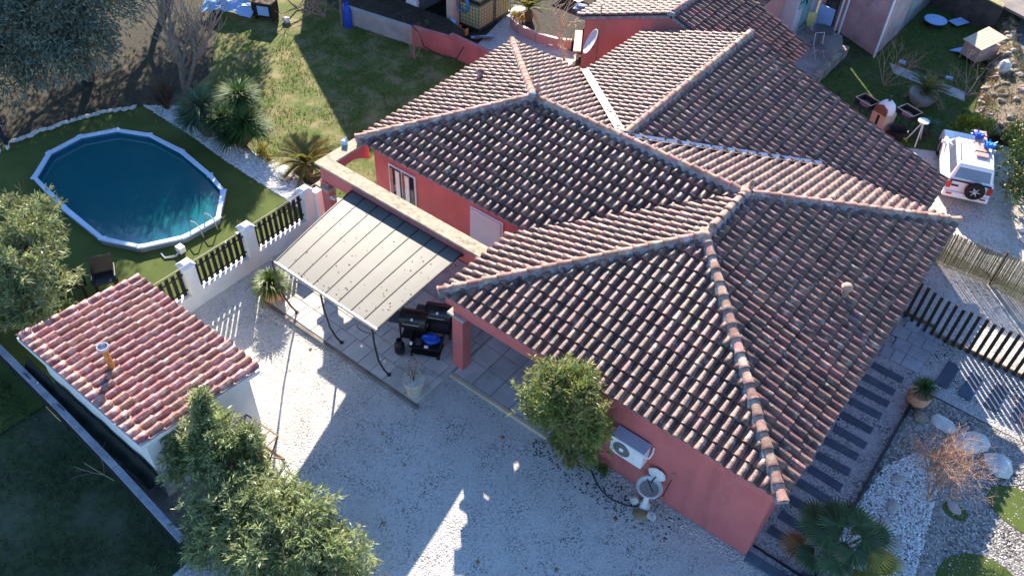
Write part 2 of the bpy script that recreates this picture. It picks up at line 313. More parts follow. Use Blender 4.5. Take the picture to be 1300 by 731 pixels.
# foliage: many small folded leaves
def leaves(name, base, dirs, ln, wd, m, parent=None, origin=None, droop=.15):
    n = len(base); ln = np.asarray(ln)*np.ones(n); wd = np.asarray(wd)*np.ones(n)
    side = unit(np.cross(dirs, unit(rng.normal(size=(n, 3))))); nor = unit(np.cross(side, dirs))
    l, wv = ln[:, None], wd[:, None]; dz = np.array([0, 0, -1.])
    v = np.stack([base, base+dirs*l*.45+side*wv*.5+nor*wv*.12, base+dirs*l+dz*l*droop, base+dirs*l*.45-side*wv*.5+nor*wv*.12], 1).reshape(-1, 3)
    i = np.arange(n)[:, None]*4; f = np.concatenate([i+[[0, 1, 2]], i+[[0, 2, 3]]], 1).reshape(-1, 3)
    return np_mesh(name, v, f, m, parent, origin)
def crown_points(blobs, n, shell=.55, clump=26, cr=.28):
    """points spread through ellipsoids, pulled into small clumps near the surface"""
    vol = np.array([b[3]*b[4]*b[5] for b in blobs])**.67; cnt = rng.multinomial(n, vol/vol.sum()); P = []; D = []
    for b, k in zip(blobs, cnt):
        if k == 0: continue
        nc = max(6, k//clump); d = unit(rng.normal(size=(nc, 3))); d[:, 2] = np.where(d[:, 2] < -.5, -d[:, 2], d[:, 2])
        rr = shell+(1.12-shell)*rng.random((nc, 1))**.7; cc = d*rr*np.array(b[3:6])+np.array(b[:3])
        idx = rng.integers(0, nc, k); off = rng.normal(size=(k, 3))*cr*min(b[3:6])*.55
        P.append(cc[idx]+off); D.append(unit(d[idx]*.9+off/np.maximum(np.linalg.norm(off, axis=1, keepdims=True), .01)*.8+rng.normal(size=(k, 3))*.35))
    return np.concatenate(P), np.concatenate(D)
def rosettes(blobs, n, per=11, shell=.5, tight=.035):
    """leaf whorls at twig ends, gathered in uneven boughs"""
    m = n//per; C_, O = crown_points(blobs, m, shell, 14, .42); k = len(C_)
    base = np.repeat(C_, per, 0)+rng.normal(size=(k*per, 3))*tight
    D = unit(rng.normal(size=(k*per, 3))+np.repeat(O, per, 0)*.9+[0, 0, .35]); return base, D
def branches(mb, p, d, ln, r, depth, rd, spread=.5, up=.15, kids=(2, 3), nseg=3, wander=.18, shrink=.72, sides=5):
    pts = [Vector(p)]; dd = Vector(d).normalized(); rs = [r]
    for i in range(nseg):
        dd = (dd+Vector((rd.uniform(-1, 1), rd.uniform(-1, 1), rd.uniform(-1, 1)))*wander+Vector((0, 0, up))*.3).normalized()
        pts.append(pts[-1]+dd*ln/nseg); rs.append(r*(1-(1-shrink)*(i+1)/nseg))
    mb.tube(pts, rs, sides if depth > 1 else 3)
    if depth > 0:
        for k in range(rd.randint(*kids)):
            q = pts[rd.randint(max(1, nseg-2), nseg)]; a = Vector((rd.uniform(-1, 1), rd.uniform(-1, 1), rd.uniform(-.3, 1))).normalized()
            branches(mb, q, (dd+a*spread*1.6).normalized(), ln*rd.uniform(.6, .85), rs[-1]*.8, depth-1, rd, spread, up, kids, nseg, wander, shrink, sides)
# ================================================================== THE SETTING
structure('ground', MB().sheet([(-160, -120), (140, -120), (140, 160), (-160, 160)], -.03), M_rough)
structure('street', MB().sheet([(-40, -17), (-17.2, -12.6), (-12, -13.5), (-5, -16), (-5, -40), (-60, -40)], -.02), M_street)
structure('gravel_yard', MB().sheet([(-15.45, 1.9), (-15.45, -7.35), (-9.4, -7.6), (-9.4, -9), (-7, -14), (12, -14), (12, -.16), (1.6, -.16), (0, 0), (0, .2), (-14.2, 1.6)], 0), M_gravel)
structure('garden_soil', MB().sheet([(-45, -3), (-26.4, -2.1), (-26.3, -.5), (-25.9, 1.0), (-25.1, 2.2), (-24.4, 2.9), (-25.2, 5), (-29, 8.5), (-34, 12), (-45, 12)], 0), M_soil)
structure('pool_turf', MB().sheet([(-26.7, -9), (-26.45, -2.1), (-26.3, -.5), (-25.9, 1.0), (-25.1, 2.05), (-22.3, 2.0), (-20.3, 1.85), (-18.2, 1.8), (-16.2, 1.75), (-15.6, 1.4), (-15.6, -9)], .002), M_turf)
structure('lawn', MB().sheet([(-25.1, 2.1), (-22.4, 2.9), (-20.6, 2.6), (-18.5, 2.95), (-15.8, 2.9), (-14.3, 3.3), (-14.3, 13), (-20, 12.4), (-24, 11.6), (-31, 12.5), (-29, 8.5), (-25.2, 5), (-24.4, 2.9)], .002), M_lawn)
structure('pebble_bed', MB().sheet([(-25.2, 2.05), (-22.3, 2.0), (-20.3, 1.85), (-18.2, 1.8), (-16.2, 1.75), (-15.55, 1.4), (-14.9, 1.4), (-14.8, 3.2), (-15.8, 2.95), (-17.4, 2.75), (-18.5, 3.0), (-20.6, 2.7), (-22.4, 2.95), (-24.2, 2.9)], .006), M_pebbles)
structure('courtyard_gravel', MB().sheet([(-14.8, 1.5), (-8.4, 1.5), (-8.4, 3.2), (-14.8, 3.2)], .004), M_gravel)
structure('side_path', MB().sheet([(0, -.16), (1.38, -.16), (1.38, 7.3), (1.62, 7.3), (8, 7.2), (8, 9.35), (0, 9.75)], .006), M_pathg)
structure('planting_bed', MB().sheet([(1.38, -.16), (1.6, -2.5), (9, -2.5), (9, 7.25), (1.38, 7.25)], .003), M_bedg)
structure('drive', MB().sheet([(0, 9.4), (14, 8.4), (16, 20), (1.3, 20), (.2, 20.6), (-1.3, 20.2), (-3.4, 18.2), (-3.4, 10)], .0), M_drive)
structure('verge', MB().sheet([(-.9, 13.2), (.1, 12.75), (2.6, 12.9), (9, 12.4), (9, 13.0), (2.56, 13.2), (1.6, 13.2), (.3, 13.3), (-.9, 13.9)], .008), M_verge)
structure('side_lawn', MB().sheet([(-7.5, 15.5), (-1.7, 18.6), (-.9, 19.9), (-1.5, 21.5), (-2.8, 29.3), (-6, 29.6), (-6, 24), (-7.5, 20)], .004), mat('side_lawn_grass', (.07, .10, .015), (.035, .06, .012), 6, .95, .7, 26, c=(.10, .075, .045), cthr=(.55, .75), cscale=.8))
structure('patio', MB().sheet([(-11, 19), (-7.2, 19), (-7.2, 23), (-7.8, 24.4), (-11, 24.6)], .008), M_conc)
structure('garden_path', MB().sheet([(-18.9, 13.2), (-15.2, 13.2), (-15.2, 15.6), (-18.2, 15.4), (-19.3, 17.5), (-20, 17.5)], .004), M_gravel)
structure('back_garden', MB().sheet([(-30, 12.4), (-20, 12.4), (-15, 12), (-15, 30), (-30, 30)], -.004), M_soil)
# white pebbles of the front bed, loose stones with some height
def scatter(name, poly_pts, n, r, m, kind='stuff', z=0., flat=.6):
    xs = [p[0] for p in poly_pts]; ys = [p[1] for p in poly_pts]; out = []
    def inside(x, y):
        c = False; j = len(poly_pts)-1
        for i in range(len(poly_pts)):
            a, b = poly_pts[i], poly_pts[j]
            if (a[1] > y) != (b[1] > y) and x < (b[0]-a[0])*(y-a[1])/(b[1]-a[1])+a[0]: c = not c
            j = i
        return c
    while len(out) < n:
        x, y = rng.uniform(min(xs), max(xs)), rng.uniform(min(ys), max(ys))
        if inside(x, y): out.append((x, y))
    P = np.array(out); base = np.array([(1, 0, 0), (0, 1, 0), (-1, 0, 0), (0, -1, 0), (0, 0, 1), (0, 0, -.4)], float)
    F = np.array([(0, 1, 4), (1, 2, 4), (2, 3, 4), (3, 0, 4), (1, 0, 5), (2, 1, 5), (3, 2, 5), (0, 3, 5)])
    a = rng.random(n)*6.28; s = r*(.5+rng.random(n)); sx = 1+.5*rng.random(n)
    ca, sa = np.cos(a)[:, None], np.sin(a)[:, None]
    bx = base[None, :, 0]*sx[:, None]; by = base[None, :, 1]*np.ones((n, 1))
    v = np.stack([(bx*ca-by*sa)*s[:, None]+P[:, :1], (bx*sa+by*ca)*s[:, None]+P[:, 1:], base[None, :, 2]*flat*s[:, None]+z+r*.15], -1).reshape(-1, 3)
    f = (np.arange(n)[:, None, None]*6+F[None]).reshape(-1, 3)
    o = np_mesh(name, v, f, m); return tag(o, kind=kind)
tag(scatter('loose_white_pebbles', [(1.5, 1.6), (2.2, 1.0), (3.2, 1.6), (3.0, 3.2), (2.8, 4.6), (2.2, 5.4), (1.6, 4.4), (1.45, 2.6)], 5200, .026, M_pebw, z=.0), 'loose white pebbles strewn over the dark planting bed beside the side path', 'pebbles')
tag(scatter('sparse_bed_chips', [(1.6, -1.2), (4.6, .6), (4.6, 6.9), (1.6, 7.1), (1.5, 3)], 2600, .022, mat('grey_chip', (.55, .54, .52), (.3, .29, .28), 9, .8, island=.35), z=.0), 'scattered pale stone chips lying all over the planting bed', 'stone chips')
tag(scatter('lawn_edge_pebbles', [(-25.2, 2.05), (-22.3, 2.0), (-20.3, 1.85), (-18.2, 1.8), (-16.2, 1.75), (-15.0, 1.5), (-15.0, 2.9), (-17.4, 2.7), (-20.6, 2.6), (-22.4, 2.8), (-24.2, 2.8)], 7000, .035, M_pebw, z=.006), 'white pebbles in the long strip between the pool turf and the lawn', 'pebbles')
tag(scatter('yard_stones', [(-15.2, 1), (-15.2, -7), (-9.4, -7.4), (-8, -11), (2, -11), (2, -.3), (-14, -1.7)], 3200, .012, mat('dark_yard_stone', (.24, .22, .19), (.09, .085, .08), 9, .9, island=.35), z=0), 'dark little stones loose on the pale gravel yard', 'stones')
tag(scatter('wall_foot_stones', [(-5.2, -.02), (-5.3, -.35), (.05, -.3), (.05, -.02)], 900, .022, MATS['soil_crumb'] if 'soil_crumb' in MATS else M_rock, z=0), 'pebbles piled against the foot of the pink front wall', 'pebbles')
tag(scatter('terrace_edge_stones', [(-14.3, -1.78), (-14.3, -1.95), (-8.3, -1.9), (-8.3, -1.72)], 700, .02, M_rock, z=0), 'pebbles piled along the terrace kerb', 'pebbles')
tag(scatter('fallen_leaves', [(-14, 1), (-14, -7), (-9.4, -7.4), (-8, -11), (2, -11), (2, -.3)], 70, .04, M_dry, z=.01, flat=.2), 'dead brown leaves fallen on the gravel yard', 'fallen leaves')
tag(scatter('debris_by_wall', [(-5.4, -.1), (-5.6, -1.0), (-1.6, -1.0), (-1.5, -.1)], 420, .02, mat('soil_crumb', (.10, .085, .06), (.05, .04, .03), 9, .9, island=.4), z=0, flat=.4), 'dark soil crumbs and leaf bits on the gravel along the pink wall', 'soil crumbs')
# grass tufts that break up the lawn
def grass(name, x0, x1, y0, y1, n, h, m, label, keep=None):
    x = rng.uniform(x0, x1, n); y = rng.uniform(y0, y1, n)
    k = (np.sin(x*2.1+np.sin(y*1.7)*2)+np.sin(y*3.3+x)*.7+rng.normal(size=n)*.8) > -.2
    if keep is not None: k &= keep(x, y)
    P = np.stack([x[k], y[k], np.zeros(k.sum())], 1); d = unit(np.stack([rng.normal(size=len(P))*.5, rng.normal(size=len(P))*.5, np.ones(len(P))], 1))
    return tag(leaves(name, P, d, h*(.5+rng.random(len(P))), h*.28, m), label, 'grass', kind='stuff')
grass('lawn_grass', -25, -14.6, 2.9, 12, 16000, .10, leaf('lawn_blade', (.15, .19, .03), (.08, .12, .02), .3, .7, c=(.30, .24, .11)), 'tufty winter lawn grass between the pebble strip and the back wall', lambda x, y: (y > 3.1) & (y > 2.3+(-20-x)*.5))
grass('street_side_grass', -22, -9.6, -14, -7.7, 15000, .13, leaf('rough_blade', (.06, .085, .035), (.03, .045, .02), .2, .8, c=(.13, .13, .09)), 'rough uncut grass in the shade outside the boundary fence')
grass('side_garden_grass', -7.3, -1.2, 15.8, 29, 9000, .09, leaf('side_blade', (.10, .15, .02), (.05, .08, .015), .3, .7), 'short grass of the small side garden behind the parked car', lambda x, y: (x < -1.5+(y-20)*-.15) & (y > 15.8+(x+7.5)*.55))
def turfpatch(pts, z):
    o = structure('turf_patch', MB().sheet(pts, z), M_turf); return o
def arc(cx, cy, rx, ry, a0, a1, n=14): return [(cx+rx*math.cos(R(a0+(a1-a0)*i/n)), cy+ry*math.sin(R(a0+(a1-a0)*i/n))) for i in range(n+1)]
turfpatch(arc(4.5, 2.4, 1.0, 1.05, 60, 300), .012)
turfpatch(arc(4.75, 5.2, .95, .62, 70, 290), .012)
turfpatch(arc(3.35, 4.15, .3, .22, 0, 359, 12), .012)
# the strips of slate and the slabs of the side path are pieces of it
sp = bpy.data.objects['side_path']
def slab(name, c, d, rz, m, parent, z=.02, bev=.006):
    mb = MB(); mb.cbox((0, 0, 0), d); me_o = mb.build(name, m, parent, bev=bev)
    me_o.location = Vector((c[0], c[1], z))-WL[parent.name]; me_o.rotation_euler = (0, 0, rz); return me_o
for k in range(13):
    y = .95+.525*k+random.uniform(-.04, .04)
    if k == 11: y += .02
    slab('slate_slab', (.56+random.uniform(-.03, .03), y, 0), (.84, .235, .03), R(random.uniform(-2.5, 2.5)), M_slabd, sp)
slab('slate_slab', (.55, .02, 0), (1.05, .26, .04), R(2), M_slabd, sp)
slab('slate_slab', (1.3, .15, 0), (.32, .6, .04), R(-4), M_slabd, sp)
for x, y in ((1.86, 8.25), (2.47, 8.25), (3.12, 8.3), (3.78, 8.3), (4.45, 8.35)):
    slab('slate_slab', (x, y, 0), (.33, 1.02, .03), R(random.uniform(-5, -1)), M_slabd, sp)
# bluish paving in front of the bars
yy = 7.75
for r_ in range(4):
    xx = .12+.18*(r_ % 2)
    while xx < 1.2:
        wd = random.choice((.3, .42, .5)); wd = min(wd, 1.32-xx)
        if wd < .12: break
        slab('paving_slab', (xx+wd/2, yy+.24, 0), (wd-.02, .46, .03), 0, M_slabb, sp, z=.024); xx += wd
    yy += .48
# black edging boards along the path
kb = MB(); kb.box(1.40, 1.46, .3, 6.6, 0, .14)
tag(kb.build('path_edging', M_black, origin=(1.43, 3, 0)), 'black edging board between the striped side path and the planting bed', 'edging')
kb = MB(); kb.box(.02, 1.25, .30, .335, 0, .06)
tag(kb.build('path_edging', M_black, origin=(.6, .3, 0)), 'short thin black edging across the near end of the striped path', 'edging')

# ================================================================== THE VILLA
villa = thing('villa', 'single-storey pink villa under wide dark terracotta tile roofs', 'house', (-5, 5, 0))
ZW = 2.62
def wall(pts, z0, z1, m=M_wall, name='wall', parent=villa): return MB().prism(pts, z0, z1).build(name, m, parent)
wall([(-5.2, 0), (0, 0), (0, 10.6), (-5.2, 10.6)], 0, ZW)                      # front wing
wall([(-8.5, 3.1), (-5.2, 3.1), (-5.2, 10.6), (-8.5, 10.6)], 0, ZW)
wall([(-14.5, 3.25), (-8.52, 3.25), (-8.52, 10.0), (-14.5, 10.0)], 0, 2.72)     # rear wing
MB().prismy([(-11.4, 0), (-1.1, 0), (-1.1, 1.75), (-8.02, 3.9), (-11.4, 2.85)], 10.62, 13.85).build('wall', M_wall, villa)
MB().box(-8.55, -5.22, -.02, .24, 2.12, 2.60).build('lintel', M_wall, villa)
MB().box(-8.72, -8.52, -.10, 3.05, 2.40, 2.62).build('eave_moulding', M_wall, villa)
MB().box(-8.50, 0.05, -.10, -.025, 2.40, 2.62).build('eave_moulding', M_wall, villa)
MB().box(-8.58, -8.24, -.04, .28, .1, 2.12).build('porch_pillar', M_wall, villa, bev=.006)
MB().box(-8.68, -8.14, -.12, .38, 2.04, 2.115).build('pillar_cap', M_conc, villa, bev=.008)
# ---- roofs
P1 = (-4.31, 4.31, 4.10); P2 = (-4.31, 6.42, 4.10); P3 = (-11.06, 6.42, 4.10)
A = (-8.79, -.16, 2.75); B = (.16, -.16, 2.75); CC = (.16, 10.89, 2.75)
D = (-14.75, 2.92, 2.85); EE = (-14.82, 10.31, 2.886); VL = (-8.46, 2.92, 2.85)
P5 = (-8.02, 6.42, 4.12); P4 = (-8.02, 14.05, 4.12); VB = (-11.72, 10.2, 2.93); VR = (-3.69, 10.80, 2.777)
ROOFS = [  # name, polygon, eave direction start/end, origin
    ('front', [A, B, P1], (A, B)),
    ('right', [B, CC, P2, P1], (B, CC)),
    ('left', [A, P1, P2, (-8.79, 2.64, 2.75)], ((-8.79, 2.64, 2.75), A)),
    ('rearfront', [D, VL, P2, P3], (D, VL)),
    ('rearleft', [EE, D, P3], (EE, D)),
    ('backl', [(-11.72, 10.31, 2.886), EE, P3, (P5[0], 6.42, 4.10)], ((-8, 10.31, 2.886), EE)),
    ('backr', [CC, VR, (P5[0], 6.42, 4.10), P2], (CC, (-3.69, 10.89, 2.75))),
    ('thirdr', [(-8.02, 6.42, 4.12), (-3.69, 10.75, 2.778), (-8.02, 10.75, 4.12)], ((-.8, 9, 1.882), (-.8, 14.05, 1.882))),
    ('thirdr', [(-8.02, 10.75, 4.12), (-.8, 10.75, 1.882), (-.8, 14.05, 1.882), (-8.02, 14.05, 4.12)], ((-.8, 9, 1.882), (-.8, 14.05, 1.882))),
    ('thirdl', [P5, P4, (-11.72, 14.05, 2.951), (-11.72, 10.2, 2.951)], ((-11.72, 14.05, 2.951), (-11.72, 10.2, 2.951))),
]
def plane_frame(poly, eave):
    n = Vector((0, 0, 0)); k = len(poly)
    for i in range(k):
        a, b = Vector(poly[i]), Vector(poly[(i+1) % k]); n += a.cross(b)
    n.normalize()
    if n.z < 0: n = -n
    u = (Vector(eave[1])-Vector(eave[0])); u.z = 0; u = (u-n*u.dot(n)).normalized(); v = n.cross(u).normalized()
    return Vector(eave[0]), u, v, n
def tile_template(pitch, ln):
    xs = []
    rows = []
    for y, rr, zt, k in ((0, .42, .030, 1.), (.42*ln, .385, .018, .94), (ln, .335, .0, .88)):
        rw = rr*pitch*.94; cx = pitch*.60; row = [(0, y, zt+.016), (pitch*.04, y, zt+.006), (cx-rw, y, zt+.004)]
        for a in (R(140), R(101), R(79), R(40)):
            row.append((cx+rw*math.cos(a), y, zt+.004+rw*.92*math.sin(a)))
        row.append((cx+rw, y, zt+.004)); rows.append(row)
    lip = [(x, y-.0, z-.020) for x, y, z in rows[0]]
    V = np.array(lip+rows[0]+rows[1]+rows[2]); m = len(rows[0]); F = []
    for r_ in range(3):
        for i in range(m-1): F.append((r_*m+i, r_*m+i+1, (r_+1)*m+i+1, (r_+1)*m+i))
    return V, np.array(F)
def cut_poly(verts, faces, poly3, frame, skip):
    """trim tiles along the hips and valleys"""
    bm = bmesh.new(); vs = [bm.verts.new(v) for v in verts]
    for f in faces:
        bm.faces.new([vs[i] for i in f])
    k = len(poly3); cen = sum((Vector(p) for p in poly3), Vector())/k
    for i in range(k):
        if i in skip: continue
        a, b = Vector(poly3[i]), Vector(poly3[(i+1) % k]); e = b-a; nn = Vector((e.y, -e.x, 0)).normalized()
        if nn.dot(cen-a) > 0: nn = -nn
        bmesh.ops.bisect_plane(bm, geom=bm.verts[:]+bm.edges[:]+bm.faces[:], dist=1e-5, plane_co=a, plane_no=nn, clear_outer=True)
    bm.verts.ensure_lookup_table(); bm.verts.index_update()
    tri = bmesh.ops.triangulate(bm, faces=bm.faces[:]); bm.verts.index_update()
    V = np.array([v.co[:] for v in bm.verts]) if len(bm.verts) else np.zeros((0, 3)); F = np.array([[v.index for v in f.verts] for f in bm.faces], int).reshape(-1, 3)
    bm.free(); return V, F
def lay_tiles(roofs, pitch, course, deckname, deck_mat, tmat, parent, nmax=300, over=.06, skipf=None):
    V0, F0 = tile_template(pitch, course+.05); whole = []; partV = []; partF = []
    deck = MB()
    for nm, poly, eave in roofs:
        o, u, v, n = plane_frame(poly, eave); Pl = [(Vector(p)-o) for p in poly]; uv = [(q.dot(u), q.dot(v)) for q in Pl]; k = len(uv)
        ar = sum(uv[i][0]*uv[(i+1) % k][1]-uv[(i+1) % k][0]*uv[i][1] for i in range(k))
        sgn = 1 if ar > 0 else -1
        vmin = 0 if nm in ('thirdr', 'backl', 'backr', 'rearfront') else min(q[1] for q in uv)
        u0, u1 = min(q[0] for q in uv), max(q[0] for q in uv); v1 = max(q[1] for q in uv)
        deck.add([Vector(p)-n*.03 for p in poly]+[Vector(p)-n*.14 for p in poly], [tuple(range(k)) if sgn > 0 else tuple(range(k))[::-1]]+[tuple(range(k, 2*k))[::-1]]+[(i, k+i, k+(i+1) % k, (i+1) % k) for i in range(k)])
        skip = {i for i in range(k) if min(uv[i][1], uv[(i+1) % k][1]) > -9 and abs(uv[i][1]-uv[(i+1) % k][1]) < .05 and max(uv[i][1], uv[(i+1) % k][1]) < .12}
        def ins(a, b, mgn):
            for i in range(k):
                if i in skip: continue
                x0, y0 = uv[i]; x1, y1 = uv[(i+1) % k]; ex, ey = x1-x0, y1-y0; L = math.hypot(ex, ey)
                if sgn*((a-x0)*-ey+(b-y0)*ex)/L < mgn: return False
            return True
        i0 = math.floor(u0/pitch)-1; i1 = math.ceil(u1/pitch)+1; nr = math.ceil((v1+over)/course)+1
        for j in range(nr):
            for i in range(i0, i1):
                a, b = i*pitch, -over+j*course; cs = [(a, b), (a+pitch, b), (a+pitch, b+course+.05), (a, b+course+.05)]
                t = [ins(x, y, 0) for x, y in cs]
                if not any(t) and not ins(a+pitch/2, b+course/2, 0) and not any(ins(x, y, -.12) for x, y in cs): continue
                slip = random.random() < .025; jz = random.uniform(-.004, .006)+(.012 if slip else 0); tw = random.uniform(-.07, .07) if slip else random.uniform(-.014, .014); pos = o+u*(a+random.uniform(-.004, .004))+v*(b+random.uniform(-.012, .012)-(random.uniform(.02, .06) if slip else 0))+n*(jz)
                uu = (u+v*tw).normalized(); vv = n.cross(uu); M = np.array([uu, vv, n])
                if all(t): whole.append((pos, uu, vv, n))
                else: partV.append((V0@M+np.array(pos), (nm, poly, skip)))
    whole.sort(key=lambda t: (t[0]-CAM).length)
    dk = deck.build(deckname, deck_mat, parent)
    tri = np.concatenate([F0[:, [0, 1, 2]], F0[:, [0, 2, 3]]])
    me = bpy.data.meshes.new('roof_tile'); me.from_pydata(V0.tolist(), [], F0.tolist()); me.materials.append(tmat)
    off = WL[dk.name]
    for pos, uu, vv, n in whole[:nmax]:
        t = bpy.data.objects.new('roof_tile', me); C.objects.link(t); t.parent = dk
        m = Matrix((uu, vv, n)).transposed().to_4x4(); m.translation = pos-off; t.matrix_local = m
    VV = []; FF = []; c = 0
    for pos, uu, vv, n in whole[nmax:]:
        VV.append(V0@np.array([uu, vv, n])+np.array(pos)); FF.append(tri+c); c += len(V0)
    groups = {}
    for v, key in partV: groups.setdefault(id(key[1]), (key, []))[1].append(v)
    for key, vs in groups.values():
        q = np.concatenate(vs); f = np.concatenate([F0+i*len(V0) for i in range(len(vs))])
        a, b = cut_poly(q.tolist(), f.tolist(), key[1], None, key[2])
        if len(b): VV.append(a); FF.append(b+c); c += len(a)
    if VV:
        o = np_mesh('joined_roof_tiles', np.concatenate(VV), np.concatenate(FF), tmat, dk); o['kind'] = 'stuff'
    return dk
PITCH, COURSE = .248, .338
roof = lay_tiles(ROOFS, PITCH, COURSE, 'roof', M_mortar, M_tile, villa)
# ---- hip and ridge tiles: tapered half rounds on a bed of mortar
def half_round(ln, r0, r1):
    mb = MB(); vs = []; n = 7
    for y, r, zz in ((0, r0, .012), (.045, r0, .012), (.05, r0*.93, .008), (ln, r1, -.012)):
        for i in range(n): a = PI*(1-i/(n-1)); vs.append((r*math.cos(a), y, r*.9*math.sin(a)+zz))
    vs += [(r0*.86*math.cos(PI*(1-i/(n-1))), 0, r0*.76*math.sin(PI*(1-i/(n-1)))) for i in range(n)]
    fs = [(r_*n+i, r_*n+i+1, (r_+1)*n+i+1, (r_+1)*n+i) for r_ in range(3) for i in range(n-1)]+[(4*n+i, 4*n+i+1, i+1, i) for i in range(n-1)]
    me = bpy.data.meshes.new('ridge_tile'); me.from_pydata(vs, [], fs); me.materials.append(M_ridge); me.shade_smooth(); me.set_sharp_from_angle(angle=R(35)); return me
HR = half_round(.44, .125, .095)
def ridge(p, q, parent, step=.37, lift=.07, bed=True):
    p, q = Vector(p), Vector(q); d = (q-p); L = d.length; d.normalize(); s = d.cross(Vector((0, 0, 1))).normalized(); n = s.cross(d)
    off = WL[parent.name]
    for k in range(int(L/step+.35)):
        t = bpy.data.objects.new('ridge_tile', HR); C.objects.link(t); t.parent = parent
        dj = (d+s*random.uniform(-.02, .02)+n*random.uniform(-.01, .02)).normalized(); sj = dj.cross(n).normalized(); nj = sj.cross(dj)
        m = Matrix((sj, dj, nj)).transposed().to_4x4(); m.translation = p+d*(k*step)+n*lift-off; t.matrix_local = m
    if bed:
        mb = MB(); k = max(3, int(L/.12)); vs = []
        for i in range(k+1):
            c = p+d*(L*i/k); w = .155+random.uniform(-.025, .03)
            vs += [c-s*w-n*.03, c-s*.10+n*(lift+.03), c+s*.10+n*(lift+.03), c+s*(.155+random.uniform(-.025, .03))-n*.03]
        mb.add(vs, [(i*4+j, i*4+j+1, i*4+4+j+1, i*4+4+j) for i in range(k) for j in range(3)]+[(3, 2, 1, 0), (k*4, k*4+1, k*4+2, k*4+3)]); mb.build('mortar_bed', M_mortar, parent)
def ext(p, q, e): p, q = Vector(p), Vector(q); return p+(p-q).normalized()*e
ridge(ext(B, P1, .10), P1, roof); ridge(ext(A, P1, .08), P1, roof); ridge(ext(CC, P2, .06), P2, roof)
ridge(P1, P2, roof); ridge(P3, P2, roof); ridge(ext(D, P3, .05), P3, roof); ridge(ext(EE, P3, .05), P3, roof); ridge(P4, P5, roof)
# pale metal in the two valleys
for a, b, wd in (((-11.85, 10.3, 2.95), P5, .13), (P5, VR, .11), (VL, P2, .05)):
    a, b = Vector(a), Vector(b); d = (b-a).normalized(); s = d.cross(Vector((0, 0, 1))).normalized(); h = Vector((0, 0, .035 if wd < .1 else .11))
    MB().add([a-s*wd+h*1.2, a+h*.6, a+s*wd+h*1.2, b+s*wd+h*1.2, b+h*.6, b-s*wd+h*1.2], [(0, 1, 4, 5), (1, 2, 3, 4)]).build('valley_flashing', mat('valley_zinc', (.62, .66, .72), (.5, .53, .58), 4, .5) if wd > .1 else M_mortar, roof)
MB().cbox((P3[0], P3[1], 4.23), (.26, .26, .18), R(20)).build('mortar_knob', M_mortar, roof, bev=.05)
MB().cbox((P2[0], P2[1], 4.22), (.28, .28, .16), R(20)).build('mortar_knob', M_ridge, roof, bev=.05)
MB().cbox((P1[0], P1[1], 4.22), (.3, .3, .16), R(20)).build('mortar_knob', M_ridge, roof, bev=.05)
for q, h in ((P3, .30), (P2, .26), (P1, .22)):
    MB().lathe([(.06, 0), (.075, .03), (.05, .08), (.065, .14), (.04, .2), (.02, h)], (q[0]+.06, q[1]+.1, 4.28), 10).build('finial', M_ridge, roof, smooth=True)
# roof vents
def vent(x, y, z):
    o = MB().cyl((x, y, z-.08), (x, y, z+.16), .09, .085, 12).build('roof_vent', M_ridge, roof, smooth=True)
    MB().lathe([(.06, 0), (.13, .02), (.14, .06), (.10, .13), (.03, .16)], (x, y, z+.17), 12).build('vent_hood', M_ridge, o, smooth=True)
vent(-1.06, 5.68, 3.2); vent(-13.85, 7.4, 3.22)
def zback(y): return 4.1+.312*(6.42-y)
# openings of the rear wing, seen above the beam
def wpart(x0, x1, y0, y1, z0, z1, name, m, par, bev=0): return MB().box(x0, x1, y0, y1, z0, z1).build(name, m, par, bev=bev)
fd = wpart(-13.88, -12.80, 3.20, 3.243, .15, 2.26, 'french_door', M_whitep, villa, .006)
for x0, x1 in ((-13.82, -13.38), (-13.32, -12.86)):
    wpart(x0, x1, 3.17, 3.197, .22, 2.2, 'pane', M_glass, fd)
wpart(-13.80, -13.68, 3.155, 3.168, .22, 2.18, 'shutter_edge', M_wall2, fd)
wpart(-13.56, -13.40, 3.145, 3.168, .22, 2.18, 'curtain', M_whitep, fd); wpart(-13.18, -13.02, 3.145, 3.168, .22, 2.18, 'curtain', M_whitep, fd)
wpart(-13.32, -13.24, 3.12, 3.14, 1.08, 1.11, 'door_handle', M_silver, fd)
sh = wpart(-10.72, -9.55, 3.20, 3.243, .15, 2.32, 'shuttered_window', M_whitep, villa, .006)
rs = wpart(-10.68, -9.6, 3.165, 3.197, 1.22, 2.28, 'roller_shutter', mat('pale_blue_shutter', (.60, .62, .68), (.56, .58, .64), 3, .5), sh)
wpart(-10.66, -9.62, 3.175, 3.196, .2, 1.21, 'pane', M_glass, sh)
wpart(-10.18, -10.1, 3.15, 3.172, .2, 1.20, 'mullion', M_whitep, sh)
wpart(-10.66, -10.5, 3.15, 3.172, .2, 1.20, 'curtain', M_whitep, sh)
# downpipe-less white stone skirting along terrace
# ---- the L-shaped pink beam with its lichen-grown coping, carried by a pillar
beam = thing('pergola_beam', 'pink L-shaped garden beam with pale lichen-stained coping, joined to the villa', 'beam', (-14.8, 1.65, 0))
MB().box(-14.92, -8.57, 1.52, 1.74, 2.12, 2.66).build('front_beam', M_wall, beam)
